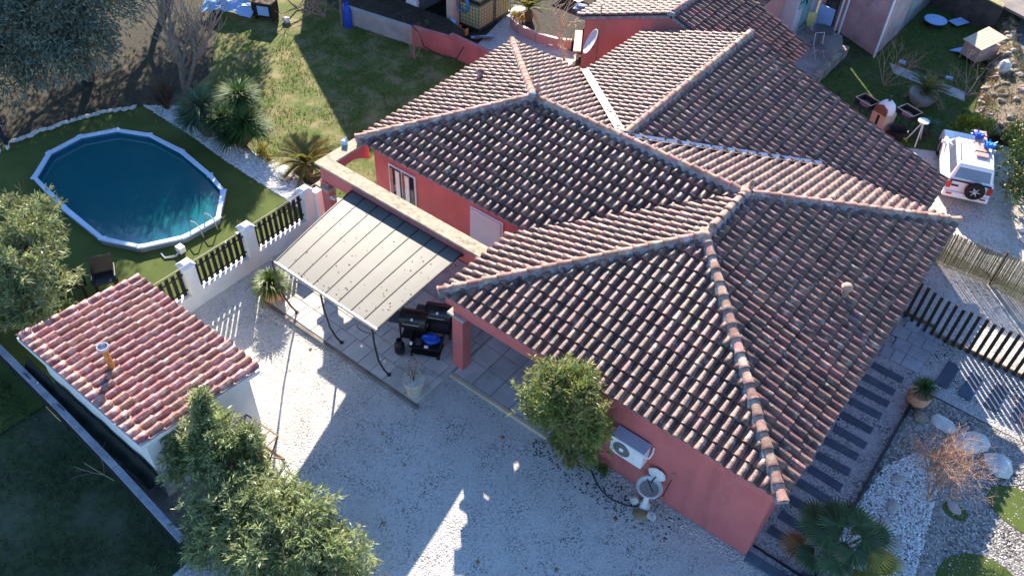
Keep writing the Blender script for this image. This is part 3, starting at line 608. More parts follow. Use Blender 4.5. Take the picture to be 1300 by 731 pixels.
# arched left beam
pts = [(1.75, 2.66), (1.75, 1.98)]+[(1.75+1.5*i/8, 1.98+.34*math.sin(PI*i/8)) for i in range(1, 8)]+[(3.25, 1.98), (3.25, 2.66)]
bmx = MB(); n = len(pts)
bmx.prismx(pts[::-1], -14.92, -14.70); bmx.build('arched_side_beam', M_wall, beam)
cp = MB(); cp.prism([(-15.02, 1.42), (-8.83, 1.42), (-8.83, 1.86), (-14.6, 1.86), (-14.6, 3.2), (-15.02, 3.42)], 2.665, 2.73); cp.build('coping', M_cap, beam, bev=.01)
MB().box(-14.95, -14.63, 1.48, 1.74, 0, 2.115).build('pillar', M_wall, beam, bev=.006)
MB().box(-15.07, -14.51, 1.36, 1.86, 1.9, 1.99).build('pillar_cap', M_cap, beam, bev=.01)
lamp = MB(); lamp.lathe([(.03, 0), (.08, .04), (.09, .1), (.05, .16)], (-14.5, 1.5, 1.6), 10); lamp.build('wall_lamp', M_silver, beam, smooth=True)
bi = MB(); bi.cbox((0, 0, .07), (.16, .12, .14), R(20)); bi.box(-.03, .03, .05, .09, .14, .2)
tag(bi.build('blue_lantern', M_lblue, origin=(0, 0, 0), bev=.02), 'small pale blue lantern standing on the coping of the side beam', 'lantern').location = (-15.0, 2.6, 2.735)
# ---- terrace
terr = structure('terrace', MB().prism([(-14.2, -1.68), (-8.42, -1.62), (-8.42, -.3), (-5.2, -.3), (-5.2, 3.1), (-8.4, 3.1), (-8.4, 1.52), (-14.2, 1.52)], 0, .075), M_conc)
MB().prism([(-14.26, -1.75), (-8.36, -1.69), (-8.36, -1.60), (-14.26, -1.66)], 0, .10).build('terrace_kerb', mat('worn_kerb', (.22, .2, .18), (.14, .13, .12), 4, .9, .4), terr)
MB().box(-8.42, -5.25, -.36, -.27, 0, .11).build('terrace_kerb', M_beige, terr)
y = -1.62; k = 0
while y < 1.4:
    h = random.choice((.45, .6)); h = min(h, 1.5-y); x = -14.15+.3*(k % 2)
    while x < -8.6:
        wd = random.choice((.45, .6, .6, .75)); wd = min(wd, -8.44-x); slab('paving_slab', (x+wd/2, y+h/2, 0), (wd-.022, h-.022, .03), 0, M_slab, terr, z=.088, bev=.004); x += wd
    y += h; k += 1
for x in np.arange(-8.38, -5.3, .62):
    for y in (-.24, .40, 1.04, 1.68, 2.32):
        slab('paving_slab', (x+.305, y+.315, 0), (.60, .62, .03), 0, M_slabb if False else M_slab, terr, z=.088, bev=.004)
# ================================================================== THINGS ROUND THE VILLA
# ---- smoky glass canopy over the terrace
can = thing('terrace_canopy', 'grey translucent lean-to canopy of long panels on bowed metal legs over the terrace', 'canopy', (-11.5, 0, .1))
FL, FR, BL, BR = Vector((-12.75, -1.95, 2.66)), Vector((-9.20, -1.95, 2.66)), Vector((-13.62, 1.48, 2.38)), Vector((-9.55, 1.50, 2.38))
def cpt(a, t, dz=0.): q = FL.lerp(FR, a).lerp(BL.lerp(BR, a), t); q.z += .035*math.sin(PI*t)+dz; return q
npan = 8
for k in range(npan):
    mb = MB(); a0, a1 = (k+.001)/npan, (k+.999)/npan; m = 8; vs = []
    for i in range(m+1):
        t = i/m; vs += [cpt(a0, t, .012), cpt((a0+a1)/2, t, .0135), cpt(a1, t, .012), cpt(a1, t), cpt(a0, t)]
    fs = [(i*5+j, i*5+j+1, i*5+6+j, i*5+5+j) for i in range(m) for j in range(4)]+[(i*5+4, i*5, i*5+5, i*5+9) for i in range(m)]
    mb.add(vs, fs); mb.build('canopy_panel', M_canopy, can)
for k in range(npan+1):
    MB().tube([cpt(k/npan, i/6, .016) for i in range(7)], .013 if 0 < k < npan else .022, 5).build('glazing_bar', M_dark, can)
MB().box(-12.77, -9.18, -2.0, -1.95, 2.60, 2.68).build('front_rail', M_metal, can, bev=.006)
MB().box(-13.64, -9.53, 1.47, 1.515, 2.31, 2.39).build('wall_rail', M_dark, can)
for x, yb in ((-13.14, -1.39), (-11.37, -1.39), (-9.62, -1.38)):
    pts = [(x+.22, -1.95, 2.62), (x+.18, -1.90, 1.9), (x+.10, -1.76, 1.1), (x+.03, -1.56, .5), (x, yb, .1)]
    leg = MB().tube(pts, .028, 8).build('leg', M_dark, can, smooth=True)
    MB().cyl((x, yb, .1), (x, yb, .125), .06, .06, 10).build('foot_plate', M_dark, leg)
for k in range(5):
    MB().blob((-9.62+random.uniform(-.04, .05), -1.70+.28*(k/5)**2*1.1, 1.65-k*.32), (.035, .035, .035), k, .1, 6, 4).build('fairy_light', M_whitep, can)
hose = MB(); hose.tube([(-10.1+.25*math.sin(i*.45), -1.5+.12*math.cos(i*.3), 2.05-.14*i+.010*i*i) for i in range(16)], .012, 5)
tag(hose.build('hanging_cable', M_dark, origin=(-10, -1.4, 1)), 'thin black cable hanging in a loop below the canopy front rail', 'cable')
# ---- two black barrel grills joined on a trolley
def grill(name, label, x, y, rz, group=None):
    t = thing(name, label, 'barbecue', (x, y, .1), rz, group); WL[t.name] = Vector((0, 0, 0))
    b = MB(); b.box(-.36, .36, -.27, .27, .62, .74); b.build('firebox', M_black, t, bev=.02)
    n = 9; mb = MB(); r = .27; vs = [(xx, -r*math.cos(PI*i/(n-1)), .74+r*.95*math.sin(PI*i/(n-1))) for xx in (-.36, .36) for i in range(n)]
    mb.add(vs, [(i, i+1, n+i+1, n+i) for i in range(n-1)]+[tuple(range(n))[::-1], tuple(range(n, 2*n)), (n, 0, n-1, 2*n-1)][:2]); lid = mb.build('lid', mat('enamel_black', (.03, .028, .03), (.018, .017, .02), 4, .22, spec=.6, c=(.12, .07, .05), cthr=(.5, .8)), t, smooth=True)
    MB().tube([(-.22, -.26, .86), (-.22, -.36, .88), (.22, -.36, .88), (.22, -.26, .86)], .012, 6).build('handle', M_silver, lid)
    MB().cyl((0, -.20, .925), (0, -.235, .95), .035, .035, 12).build('thermometer', M_silver, lid)
    for sx in (-.33, .33):
        for sy in (-.23, .23): MB().box(sx-.02, sx+.02, sy-.02, sy+.02, .0, .62).build('leg', M_black, t)
    MB().box(-.33, .33, -.24, .24, .18, .21).build('bottom_shelf', M_black, t)
    MB().box(-.66, -.38, -.22, .22, .70, .725).build('side_shelf', mat('grey_shelf_'+name[-3:], (.10, .12, .14), (.07, .08, .1), 4, .3), t, bev=.006)
    return t
grill('barrel_grill', 'black barrel grill nearest the canopy edge, with steel lid handle and side shelf', -9.98, .02, R(28))
g2 = grill('barrel_grill', 'second black barrel grill, nearer the roof corner, beside a blue plastic crate', -9.62, .62, R(28))
def crate(name, label, cat, x, y, z, d, m, rz=0):
    t = thing(name, label, cat, (x, y, z), rz); WL[t.name] = Vector((0, 0, 0)); a, b, h = d[0]/2, d[1]/2, d[2]; w = .02
    MB().box(-a, a, -b, b, 0, w).build('base', m, t)
    for q in ((-a, a, -b, -b+w), (-a, a, b-w, b), (-a, -a+w, -b+w, b-w), (a-w, a, -b+w, b-w)):
        MB().box(q[0], q[1], q[2], q[3], w, h).build('side', m, t)
    return t
crate('plastic_crate', 'blue plastic crate standing beyond the barrel grills below the roof corner', 'crate', -9.28, 1.05, .75, (.42, .3, .16), mat('mid_blue_crate', (.06, .2, .5), (.05, .16, .42), 4, .45), R(-60))
crate('crate_table', 'dark folding stand carrying the blue crate next to the grills', 'stand', -9.28, 1.05, .1, (.46, .34, .64), M_black, R(-60))
def pieces(name, label, cat, loc, parts, group=None, rz=0):
    """a thing made of (part name, MB, material[, bevel]) built round its own origin"""
    t = thing(name, label, cat, loc, rz, group); WL[t.name] = Vector((0, 0, 0))
    for p in parts: p[1].build(p[0], p[2], t, bev=p[3] if len(p) > 3 else 0, smooth=len(p) > 4)
    return t
pieces('tool_trolley', 'low black trolley with a blue bag and white gloves in front of the grills', 'trolley', (-9.40, -.15, .1), [
    ('tray', MB().box(-.42, .42, -.26, .26, .36, .40).box(-.42, -.39, -.26, .26, .4, .52).box(.39, .42, -.26, .26, .4, .52), M_black, .01),
    ('lower_tray', MB().box(-.4, .4, -.24, .24, .1, .13), M_black),
    ('blue_bag', MB().blob((.12, .02, .50), (.26, .17, .13), 3, .2), M_blue), ('rag', MB().blob((-.2, -.1, .46), (.12, .12, .08), 5, .25), mat('dark_rag', (.07, .05, .05), (.04, .03, .03), 9, .9)),
    ('white_glove', MB().blob((.05, -.24, .47), (.07, .05, .03), 8, .3), M_whitep), ('white_glove', MB().blob((-.36, -.22, .50), (.05, .05, .05), 9, .3), M_whitep)]+
    [('wheel', MB().cyl((sx, sy-.02, .05), (sx, sy+.02, .05), .05, .05, 10), M_tyre) for sx in (-.36, .36) for sy in (-.22, .22)], rz=R(28))
pieces('gas_bottle', 'small dark gas bottle on the slabs beside the grill legs', 'gas bottle', (-9.95, -.62, .1), [
    ('bottle', MB().lathe([(.12, 0), (.14, .04), (.14, .3), (.09, .38), (.03, .40)], n=14), M_black, 0, 1), ('collar', MB().lathe([(.07, .38), (.08, .48), (.07, .48), (.06, .4)], n=12), M_dark)])
# ---- pots by the terrace
def blades(name, c, n, ln, w, m, parent, up=.35, spread=1., droop=.35, seg=3, z0=0.):
    """a rosette of sword leaves, each a bent tapering strip"""
    az = rng.random(n)*6.283; el = np.clip(rng.normal(up, .38, n), -.5, 1.45); L = ln*(.7+.4*rng.random(n))
    d = np.stack([np.cos(az)*np.cos(el), np.sin(az)*np.cos(el), np.sin(el)], 1); side = np.stack([-np.sin(az), np.cos(az), np.zeros(n)], 1)
    base = np.array(c)[None]+rng.normal(size=(n, 3))*ln*.03+np.array([0, 0, 1.])*(rng.random((n, 1))*z0); V = []
    for i in range(seg+1):
        t = i/seg; p = base+d*(L*t)[:, None]; p[:, 2] -= droop*L*(t**2.2); ww = (w*(1-t)**.7*.5+w*.03)*(1 if t else .7)
        V += [p-side*ww, p+side*ww]
    V = np.stack(V, 1).reshape(-1, 3); k = 2*(seg+1); F = []
    b = np.arange(n)[:, None]*k
    for i in range(seg): F.append(b+np.array([[2*i, 2*i+1, 2*i+3, 2*i+2]]))
    return np_mesh(name, V, np.concatenate(F), m, parent)
def pot_plant(name, label, cat, loc, pot_prof, potm, fn):
    t = thing(name, label, cat, loc); WL[t.name] = Vector((0, 0, 0))
    pp = MB().lathe(pot_prof, n=22).build('pot', potm, t, smooth=True)
    r = pot_prof[-2][0] if pot_prof[-1][1] < pot_prof[-2][1] else pot_prof[-1][0]; h = max(p[1] for p in pot_prof)
    MB().lathe([(.001, h-.05), (r*.88, h-.05)], n=16).build('soil', M_bark, t)
    fn(t, h); return t
pot_plant('potted_plant', 'round terracotta pot with a bushy green strap-leaved plant by the canopy leg', 'potted plant', (-14.05, -1.42, .1), [(.18, 0), (.30, .10), (.37, .28), (.35, .44), (.31, .50), (.34, .53), (.30, .50)], M_terra,
    lambda t, h: (blades('leaves', (0, 0, h-.02), 520, .78, .045, M_green, t, .75, 1, .45, 4)))
def sparse(t, h):
    mb = MB(); rd = random.Random(4)
    for k in range(7): branches(mb, (rd.uniform(-.05, .05), rd.uniform(-.05, .05), h-.06), (rd.uniform(-.25, .25), rd.uniform(-.25, .25), 1), .42, .009, 1, rd, .4, .1, (1, 2))
    mb.build('stems', M_bark, t)
    P = rng.normal(size=(90, 3))*[.12, .12, .22]+[0, 0, h+.3]; leaves('leaves', P, unit(rng.normal(size=(90, 3))+[0, 0, .5]), .09, .03, M_straw, t)
pot_plant('potted_plant', 'cream pot with thin straggly stems at the terrace corner', 'potted plant', (-8.72, -1.38, .1), [(.17, 0), (.19, .02), (.27, .48), (.29, .50), (.29, .55), (.25, .55)], M_cream, sparse)
# ---- fence between yard and pool: low white wall, square white pillars, dark upright slats
fen = thing('garden_fence', 'low white wall with white pillars and dark upright slats between the yard and the pool', 'fence', (-15.55, -1, 0))
MB().box(-15.68, -15.44, -4.3, 1.55, 0, .52).build('low_wall', M_white, fen, bev=.008)
PY = (1.32, -.86, -2.88)
for y in PY:
    mb = MB().box(-15.74, -15.40, y-.17, y+.17, .52, 1.52); q = mb.build('pillar', M_white, fen, bev=.01)
    MB().add([(-15.77, y-.2, 1.52), (-15.37, y-.2, 1.52), (-15.37, y+.2, 1.52), (-15.77, y+.2, 1.52), (-15.66, y-.09, 1.60), (-15.48, y-.09, 1.60), (-15.48, y+.09, 1.60), (-15.66, y+.09, 1.60)],
        [(0,3,2,1),(4,5,6,7),(0,1,5,4),(1,2,6,5),(2,3,7,6),(3,0,4,7)]).build('pillar_cap', M_white, q)
MB().box(-15.52, -15.28, 1.50, 1.82, .0, 1.42).build('end_pillar', M_white, fen, bev=.01)
for a, b in ((-.69, 1.15), (-2.71, -1.03), (-4.2, -3.05)):
    n = max(2, round((b-a)/.185))
    for k in range(n):
        y = a+(b-a)*(k+.5)/n
        MB().box(-15.585, -15.555, y-.052, y+.052, .54, 1.42+random.uniform(-.01, .01)).build('slat', M_woodd, fen)
    for z in (.68, 1.25): MB().box(-15.554, -15.53, a, b, z, z+.05).build('rail', M_woodd, fen)
pieces('garden_gate', 'narrow rust-brown metal gate edge standing beside the last white fence pillar', 'gate', (-15.2, 1.75, 0), [('frame', MB().box(-.02, .02, -.02, .02, 0, 1.4).box(-.02, .02, .06, .09, 0, 1.35), M_wood), ('panel', MB().box(-.005, .005, .02, .06, .1, 1.3), M_dark)])
cl = MB().tube([(-15.1, -4.2, 1.95), (-15.3, -1.5, 1.72), (-15.25, 1.6, 1.8), (-14.9, 1.7, 2.3)], .008, 4)
tag(cl.build('wire', M_beige, origin=(-15, 0, 1.8)), 'thin pale wire strung along the fence from the shed to the beam', 'wire')
# ---- shed
shed = thing('shed', 'small white garden shed under a red tiled lean-to roof', 'shed', (-13.1, -5.8, 0))
MB().prismx([(-7.12, 0), (-4.42, 0), (-4.42, 1.88), (-7.12, 2.2)], -15.25, -11.06).build('wall', M_white, shed)
SA, SB, SCc, SD = (-10.86, -4.20, 2.00), (-15.62, -4.20, 2.00), (-15.62, -7.28, 2.36), (-10.86, -7.28, 2.36)
sroof = lay_tiles([('shed', [SA, SB, SCc, SD], (SA, SB))], .252, .36, 'roof', M_white, M_tile2, shed, 300, .05)
def soffit(): MB().box(-15.55, -10.92, -7.26, -7.14, 2.16, 2.30).build('fascia', M_conc, shed)
soffit()
fl = MB().cyl((-13.2, -6.4, 2.15), (-13.2, -6.4, 2.92), .065, .065, 14).build('flue_pipe', M_orange, shed, smooth=True)
MB().lathe([(.07, 0), (.13, .05), (.13, .12), (.11, .12), (.10, .05)], (-13.2, -6.4, 2.9), 14).build('flue_cap', M_silver, fl, smooth=True)
# ---- boundary fence below the shed: netting on posts under a grey-blue coping rail
bf = thing('boundary_fence', 'long dark boundary fence with a grey-blue top rail below the shed', 'fence', (-14, -7.6, 0))
bp = [(-20.6, -7.35), (-17.1, -7.42), (-14.5, -7.5), (-11.9, -7.62), (-9.3, -7.78)]
for (x0, y0), (x1, y1) in zip(bp[:-1], bp[1:]):
    L = math.hypot(x1-x0, y1-y0); a = math.atan2(y1-y0, x1-x0)
    MB().cbox(((x0+x1)/2, (y0+y1)/2, .96), (L-.01, .16, .07), a).build('top_rail', mat('grey_blue_rail', (.32, .35, .40), (.2, .22, .26), 4, .7, .4) if 'grey_blue_rail' not in MATS else MATS['grey_blue_rail'], bf, bev=.01)
    MB().cbox(((x0+x1)/2, (y0+y1)/2, .46), (L-.02, .03, .92), a).build('netting', M_net, bf)
    MB().cbox((x0+.05, y0, .46), (.07, .08, .92), a).build('post', M_dark, bf)
# dark sheet sagging between shed and fence
n = 26; mb = MB(); vs = []
for i in range(n+1):
    x = -16.2+(-10.95+16.2)*i/n
    for j in range(5):
        t = j/4; vs.append((x, -7.18-.30*t-(.02*(i/n)), 1.15-.5*math.sin(PI*t)*.5-.18*t+.04*math.sin(i*1.7+j)+.03*math.sin(i*.9)))
mb.add(vs, [(i*5+j, i*5+5+j, i*5+6+j, i*5+j+1) for i in range(n) for j in range(4)])
o = mb.build('tarpaulin', M_net, origin=(-13.5, -7.3, .9)); so_ = o.modifiers.new('thick', 'SOLIDIFY'); so_.thickness = .012
tag(o, 'creased dark tarpaulin stuffed between the shed wall and the boundary fence', 'tarpaulin')
rd = random.Random(11)
for k, (x, y, lb) in enumerate(((-12.1, -7.9, 'pale dead branch leaning out of the boundary fence'),)):
    mb = MB(); branches(mb, (x+.3, y+.1, .75), (-1, -.3, .1), .8, .010, 2, rd, .5, 0, (2, 2)); tag(mb.build('dead_branch', M_twig, origin=(x, y, .7)), lb, 'branch')
# ---- wooden trestle / folding frame by the shed corner
def frame_stand():
    t = thing('wooden_rack', 'light brown wooden folding rack standing by the shed corner', 'rack', (-10.2, -5.15, 0)); WL[t.name] = Vector((0, 0, 0)); t.rotation_euler = (0, 0, R(4))
    def bar(a, b, r=.022, nm='bar'): MB().tube([a, b], r, 4).build(nm, M_wood, t)
    x0, x1, y0, y1, z0, z1 = -.62, .42, -.32, .34, .0, .95
    for x in (x0, x1):
        bar((x, y0, 0), (x, y1, z1), nm='leg'); bar((x, y1, 0), (x, y0, z1), nm='leg')
    for y, z in ((y0, z1), (y1, z1), (y0, .02), (y1, .02)): bar((x0, y, z), (x1, y, z), nm='rail')
    for k in range(5): bar((x0+(x1-x0)*k/4, y0, z1), (x0+(x1-x0)*k/4, y1, z1), .016, 'slat')
    MB().box(x0+.05, x1-.05, .0, .02, .3, .62).build('back_board', M_beige, t)
frame_stand()
pieces('bottle_box', 'small dark box with a red lid under the wooden rack', 'box', (-10.3, -5.2, 0), [('body', MB().box(-.18, .18, -.12, .12, 0, .2), M_black, .01), ('lid', MB().box(-.19, .19, -.13, .13, .2, .24), M_red, .01)])
# ---- shrubs
def shrub(name, label, cat, base, blobs, n, ln, wd, m, stems=6, sr=.03, seed=1, group=None, origin=None, shell=.5, clump=22, cr=.26, droop=.1):
    t = thing(name, label, cat, base, 0, group); rd = random.Random(seed)
    mb = MB()
    for k in range(stems):
        b = blobs[k % len(blobs)]; p0 = Vector(base)+Vector((rd.uniform(-.15, .15), rd.uniform(-.15, .15), 0)); c = Vector(b[:3])
        mid = p0.lerp(c, .5)+Vector((rd.uniform(-.15, .15), rd.uniform(-.15, .15), .1)); mb.tube([p0, mid, c], [sr, sr*.7, sr*.35], 5)
        branches(mb, c, (c-mid), b[5]*.8, sr*.4, 2, rd, .6, .1, (2, 3))
    mb.build('stems', M_bark, t)
    P, D = rosettes(blobs, n, 11, shell)
    k = P[:, 2] > .03; P, D = P[k], D[k]
    leaves('foliage', P, D, ln*(.7+.6*rng.random(len(P))), wd, m, t, droop=droop); return t
shrub('oleander_bush', 'large green oleander bush rising left at the bottom of the picture, against the shed end', 'bush', (-9.7, -6.1, 0),
    [(-10.5, -5.9, 2.35, .34, .34, .4), (-10.05, -6.0, 1.75, .75, .6, .75), (-10.4, -6.5, 1.15, .8, .6, .8), (-9.35, -6.2, 1.2, .6, .6, .8), (-9.5, -5.75, 1.9, .38, .34, .42), (-8.9, -6.9, .9, .9, .7, .8), (-10.5, -5.9, 2.75, .22, .22, .25)], 21000, .16, .036, M_oleander, 8, .03, 2)
shrub('oleander_bush', 'broad silvery-green oleander bush at the bottom edge of the gravel yard', 'bush', (-7.5, -6.5, 0),
    [(-8.1, -6.3, 1.5, .75, .7, .6), (-7.25, -6.25, 1.7, .75, .65, .6), (-6.45, -6.15, 1.2, .65, .6, .6), (-7.7, -7.0, 1.1, .9, .7, .8), (-6.6, -6.8, .8, .8, .7, .7), (-5.95, -6.0, .65, .36, .4, .5), (-8.9, -7.1, .7, .6, .6, .6)], 26000, .16, .036, M_oleander, 8, .03, 3)
shrub('oleander_bush', 'tall pale-green bush at the left edge beside the shed roof', 'bush', (-17.9, -5.9, 0),
    [(-17.4, -5.9, 2.3, 1.0, .75, .9), (-18.4, -5.3, 2.4, .95, .8, .9), (-18.9, -5.9, 1.6, 1.0, .8, 1.0), (-16.7, -6.2, 1.8, .65, .55, .75), (-17.2, -6.6, 1.1, .8, .5, .8), (-19.7, -4.9, 2.1, .8, .7, .9)], 17000, .2, .045, leaf('pale_green_leaf', (.30, .33, .14), (.15, .19, .08), .28, .45, c=(.30, .30, .15)), 8, .04, 4)
shrub('rounded_bush', 'tall rounded yellow-green bush growing against the pink front wall, above the eave', 'bush', (-4.45, -.5, 0),
    [(-4.68, -.8, 2.5, .78, .6, .75), (-4.15, -.75, 2.35, .66, .55, .7), (-4.72, -.75, 1.8, .72, .52, .7), (-4.45, -.75, 3.0, .62, .52, .45), (-4.35, -.65, 1.4, .7, .45, .6), (-4.4, -.45, .75, .5, .32, .5)], 30000, .14, .03, M_oleander2, 7, .028, 5, shell=.35)
shrub('clipped_hedge', 'dark green round-leaved hedge right of the parked white car', 'hedge', (.9, 18.1, 0),
    [(.75, 18.9, .9, .75, .9, .8), (1.2, 17.9, .9, .8, .9, .8), (1.5, 16.9, .8, .7, .8, .75), (.4, 19.9, .7, .6, .6, .6), (2.0, 18.5, 1, 1.0, 1.2, .9)], 8500, .10, .06, leaf('hedge_leaf', (.10, .15, .03), (.05, .085, .02), .2, .35, c=(.28, .26, .10)), 7, .03, 6)
shrub('low_shrub', 'small bright green plant at the wall foot near the water fountain', 'shrub', (-3.75, -.22, 0), [(-3.75, -.22, .12, .18, .14, .14)], 260, .11, .03, M_green, 2, .008, 8)
shrub('yellow_shrub', 'sunlit yellow-green shrub behind the roof of the parked car', 'shrub', (-1.1, 20.2, 0), [(-1.1, 20.2, .4, .7, .7, .45), (-.7, 19.3, .35, .45, .5, .4)], 2600, .12, .04, leaf('yellow_green_leaf', (.33, .34, .03), (.16, .2, .02), .3, .5), 4, .015, 9)
shrub('yellow_shrub', 'little yellow shrub in the white pebbles between yucca and cycad', 'shrub', (-19.25, 2.75, 0), [(-19.25, 2.75, .3, .26, .26, .3)], 520, .11, .035, leaf('yellow_leaf', (.45, .38, .04), (.25, .22, .03), .3, .5), 3, .01, 10)
# ---- trees
def tree(name, label, base, trunk, blobs, n, ln, wd, m, seed=1, bark=M_bark, clump=26, cr=.3, shell=.5):
    t = thing(name, label, 'tree', base); rd = random.Random(seed); mb = MB()
    for (dx, dy, r, h) in trunk:
        p0 = Vector(base); p1 = p0+Vector((dx, dy, h)); mb.tube([p0-Vector((0, 0, .1)), p0.lerp(p1, .3)+Vector((.05, .06, .1)), p0.lerp(p1, .65), p1], [r*1.25, r, r*.8, r*.6], 8)
        for k in range(4): branches(mb, p1, Vector((rd.uniform(-1, 1), rd.uniform(-1, 1), .8)), h*.5, r*.5, 3, rd, .5, .1, (2, 3))
    mb.build('trunk', bark, t)
    P, D = crown_points(blobs, n, shell, clump, cr); leaves('crown', P, D, ln*(.7+.6*rng.random(len(P))), wd, m, t); return t
tree('olive_tree', 'big grey-green olive tree with forked trunk at the top left beyond the pool', (-28.2, 1.8, 0), [(.3, .2, .16, 1.7), (-1.2, -.7, .12, 1.5)],
    [(-26.9, .7, 3.0, 1.5, 1.5, 1.2), (-27.9, -.4, 2.8, 1.6, 1.5, 1.2), (-26.6, 2.1, 3.3, 1.2, 1.3, 1.2), (-28.3, 1.5, 4.6, 2.4, 2.4, 1.7), (-29.5, -.6, 4.0, 2.0, 1.8, 1.7), (-27.0, 3.0, 4.9, 1.3, 1.3, 1.2), (-27.2, .3, 1.9, 1.3, 1.2, .8), (-28.0, -1.2, 1.7, 1.3, 1.2, .9), (-26.4, 1.3, 2.2, 1.0, 1.0, .8), (-28.5, 3.5, 5.8, 2.2, 2.2, 1.6)], 80000, .16, .055, M_olive, 12)
tree('olive_tree', 'second olive tree with a thick brown trunk at the far left edge', (-31.2, -1.2, 0), [(.2, .1, .2, 1.8)],
    [(-30.5, -1.6, 3.0, 1.7, 1.6, 1.3), (-29.6, -2.3, 2.2, 1.4, 1.3, 1.0), (-31.5, .2, 4.4, 2.2, 2.2, 1.8), (-30.4, -3.1, 3.4, 1.4, 1.2, 1.2)], 26000, .16, .055, M_olive, 13)
tree('olive_tree', 'third olive tree behind the bare tree, mostly above the picture, unseen crowns added for shade', (-31.5, 7.6, 0), [(.2, .1, .18, 2.4)],
    [(-31.3, 11.3, 4.0, 1.8, 1.8, 1.5), (-33.5, 12.5, 5.5, 2.3, 2.2, 1.8), (-34, 9, 5.8, 2.3, 2.3, 1.8), (-29.3, 9.6, 4.4, 1.5, 1.6, 1.5), (-28.9, 7.6, 5.2, 1.4, 1.5, 1.4), (-31.0, 7.4, 4.7, 2.5, 2.4, 2.0), (-32.5, 5.0, 4.4, 2.2, 2.2, 2.0), (-30, 10, 4.3, 1.8, 1.8, 1.6), (-30.5, 5.5, 5.8, 2.2, 2.2, 1.6), (-32, 11, 5.8, 2.4, 2.4, 1.8)], 45000, .19, .07, M_olive, 14)  # unseen crown blobs added above the view to shade the garden
tree('evergreen_tree', 'dense evergreen tree standing left of the picture behind the pool bush', (-26.5, -6.2, 0), [(.1, .1, .16, 2.)],
    [(-26.6, -6.4, 3.9, 1.7, 1.5, 1.7), (-27.8, -5.6, 3.5, 1.5, 1.4, 1.6)], 5200, .2, .08, M_oleander, 15)
def bare(name, label, base, dirs, ln, r, depth, m, seed, spread=.45, up=.2, cat='tree', wander=.2, kids=(2, 3)):
    t = thing(name, label, cat, base); rd = random.Random(seed); mb = MB()
    for k, d in enumerate(dirs): branches(mb, base, d, ln*rd.uniform(.85, 1.1), r, depth, rd, spread, up, kids, 4, wander)
    mb.build('branches', m, t); return t
bare('bare_tree', 'bare grey tree with upswept tangled branches left of the yuccas', (-24.7, 3.5, 0), [(.08, 0, 1), (-.3, .1, 1), (.32, .22, 1)], 1.75, .085, 4, mat('grey_twig', (.30, .25, .21), (.2, .16, .13), 8, .9), 21, .36, .25, kids=(3, 4))
bare('bare_tree', 'leafless pale tree in front of the neighbour wall beside the satellite dish', (-15.65, 14.9, 0), [(.1, .1, 1), (-.5, .2, .9), (.3, -.3, 1)], 1.2, .05, 3, mat('pale_twig', (.5, .42, .34), (.38, .3, .24), 8, .9), 22, .5, .1)
bare('bare_shrub', 'wispy leafless shrub at the pink wall foot beyond the dark lawn', (-20.1, 10.9, 0), [(.3, .1, 1), (-.3, 0, 1), (0, .3, 1), (.1, -.2, 1), (-.1, .1, 1)], .8, .014, 2, M_twig, 23, .3, .3, 'shrub')
bare('bare_shrub', 'wide tangled leafless shrub beside the patio wall', (-4.95, 21.6, 0), [(.5, .3, .7), (-.5, .1, .8), (.1, .6, .8), (.7, -.2, .6), (-.6, .6, .6), (.2, -.5, .8)], .95, .018, 3, mat('orange_twig', (.45, .3, .18), (.3, .2, .13), 8, .9), 24, .5, .05, 'shrub')
bare('bare_shrub', 'bare brown creeper hanging over the rubble bank behind the car', (-2.1, 22.3, .4), [(.5, .3, .5), (-.3, .5, .6), (.1, .6, .4), (.5, -.6, .5), (-.2, -.6, .7), (.2, -.9, .5)], .95, .014, 3, mat('brown_twig', (.34, .25, .19), (.22, .16, .12), 8, .9), 25, .6, .0, 'shrub')
bare('bare_maple', 'small leafless tree with fine reddish twigs in the planting bed', (2.75, 4.0, 0), [(-.1, .12, 1), (.14, .22, 1), (-.3, .3, .9)], .85, .024, 4, M_twigr, 26, .95, -.12, 'tree', .22, (4, 5))
bare('bare_shrub', 'loose pinkish leafless twigs reaching in at the right edge above the white rocks', (4.3, 7.0, 0), [(-.5, .3, .7), (-.7, 0, .6), (-.3, .6, .8)], .7, .014, 3, M_twigr, 27, .5, .05, 'shrub')
# dead flax clump
t = thing('dead_flax', 'dry brown spiky stump at the near end of the white pebble strip', 'plant', (-24.2, 2.4, 0)); WL[t.name] = Vector((0, 0, 0))
blades('dead_leaves', (0, 0, .1), 260, 1.15, .035, M_straw if False else leaf('brown_dead_leaf', (.17, .11, .075), (.09, .06, .045), .1, .9), t, 1.15, 1, .1, 3, .3)
# yuccas
def yucca(label, base, heads, m=M_yucca, name='yucca'):
    t = thing(name, label, 'plant', base); WL[t.name] = Vector((0, 0, 0)); mb = MB()
    for (dx, dy, z, n, ln) in heads: mb.tube([(0, 0, -.05), (dx*.6, dy*.6, z*.6), (dx, dy, z)], [.09, .075, .07], 7)
    mb.build('stems', M_bark, t)
    for (dx, dy, z, n, ln) in heads: blades('leaf_crown', (dx, dy, z), n, ln, .045, m, t, .45, 1, .25, 3, .25)
    return t
yucca('tall dark green yucca with several round heads on the pebble strip', (-20.6, 2.75, 0), [(-.15, .4, 1.6, 620, .85), (.5, .0, .95, 620, .85), (-.45, -.2, .85, 560, .8), (.1, -.4, .5, 460, .75), (.35, .5, .5, 400, .7)])
yucca('drooping bluish-green yucca on the pebble strip, left of the dark green one', (-21.9, 2.35, 0), [(-.1, .1, .95, 620, 1.1), (.5, .2, .7, 400, .85), (-.4, -.2, .5, 300, .8)], M_yuccab)
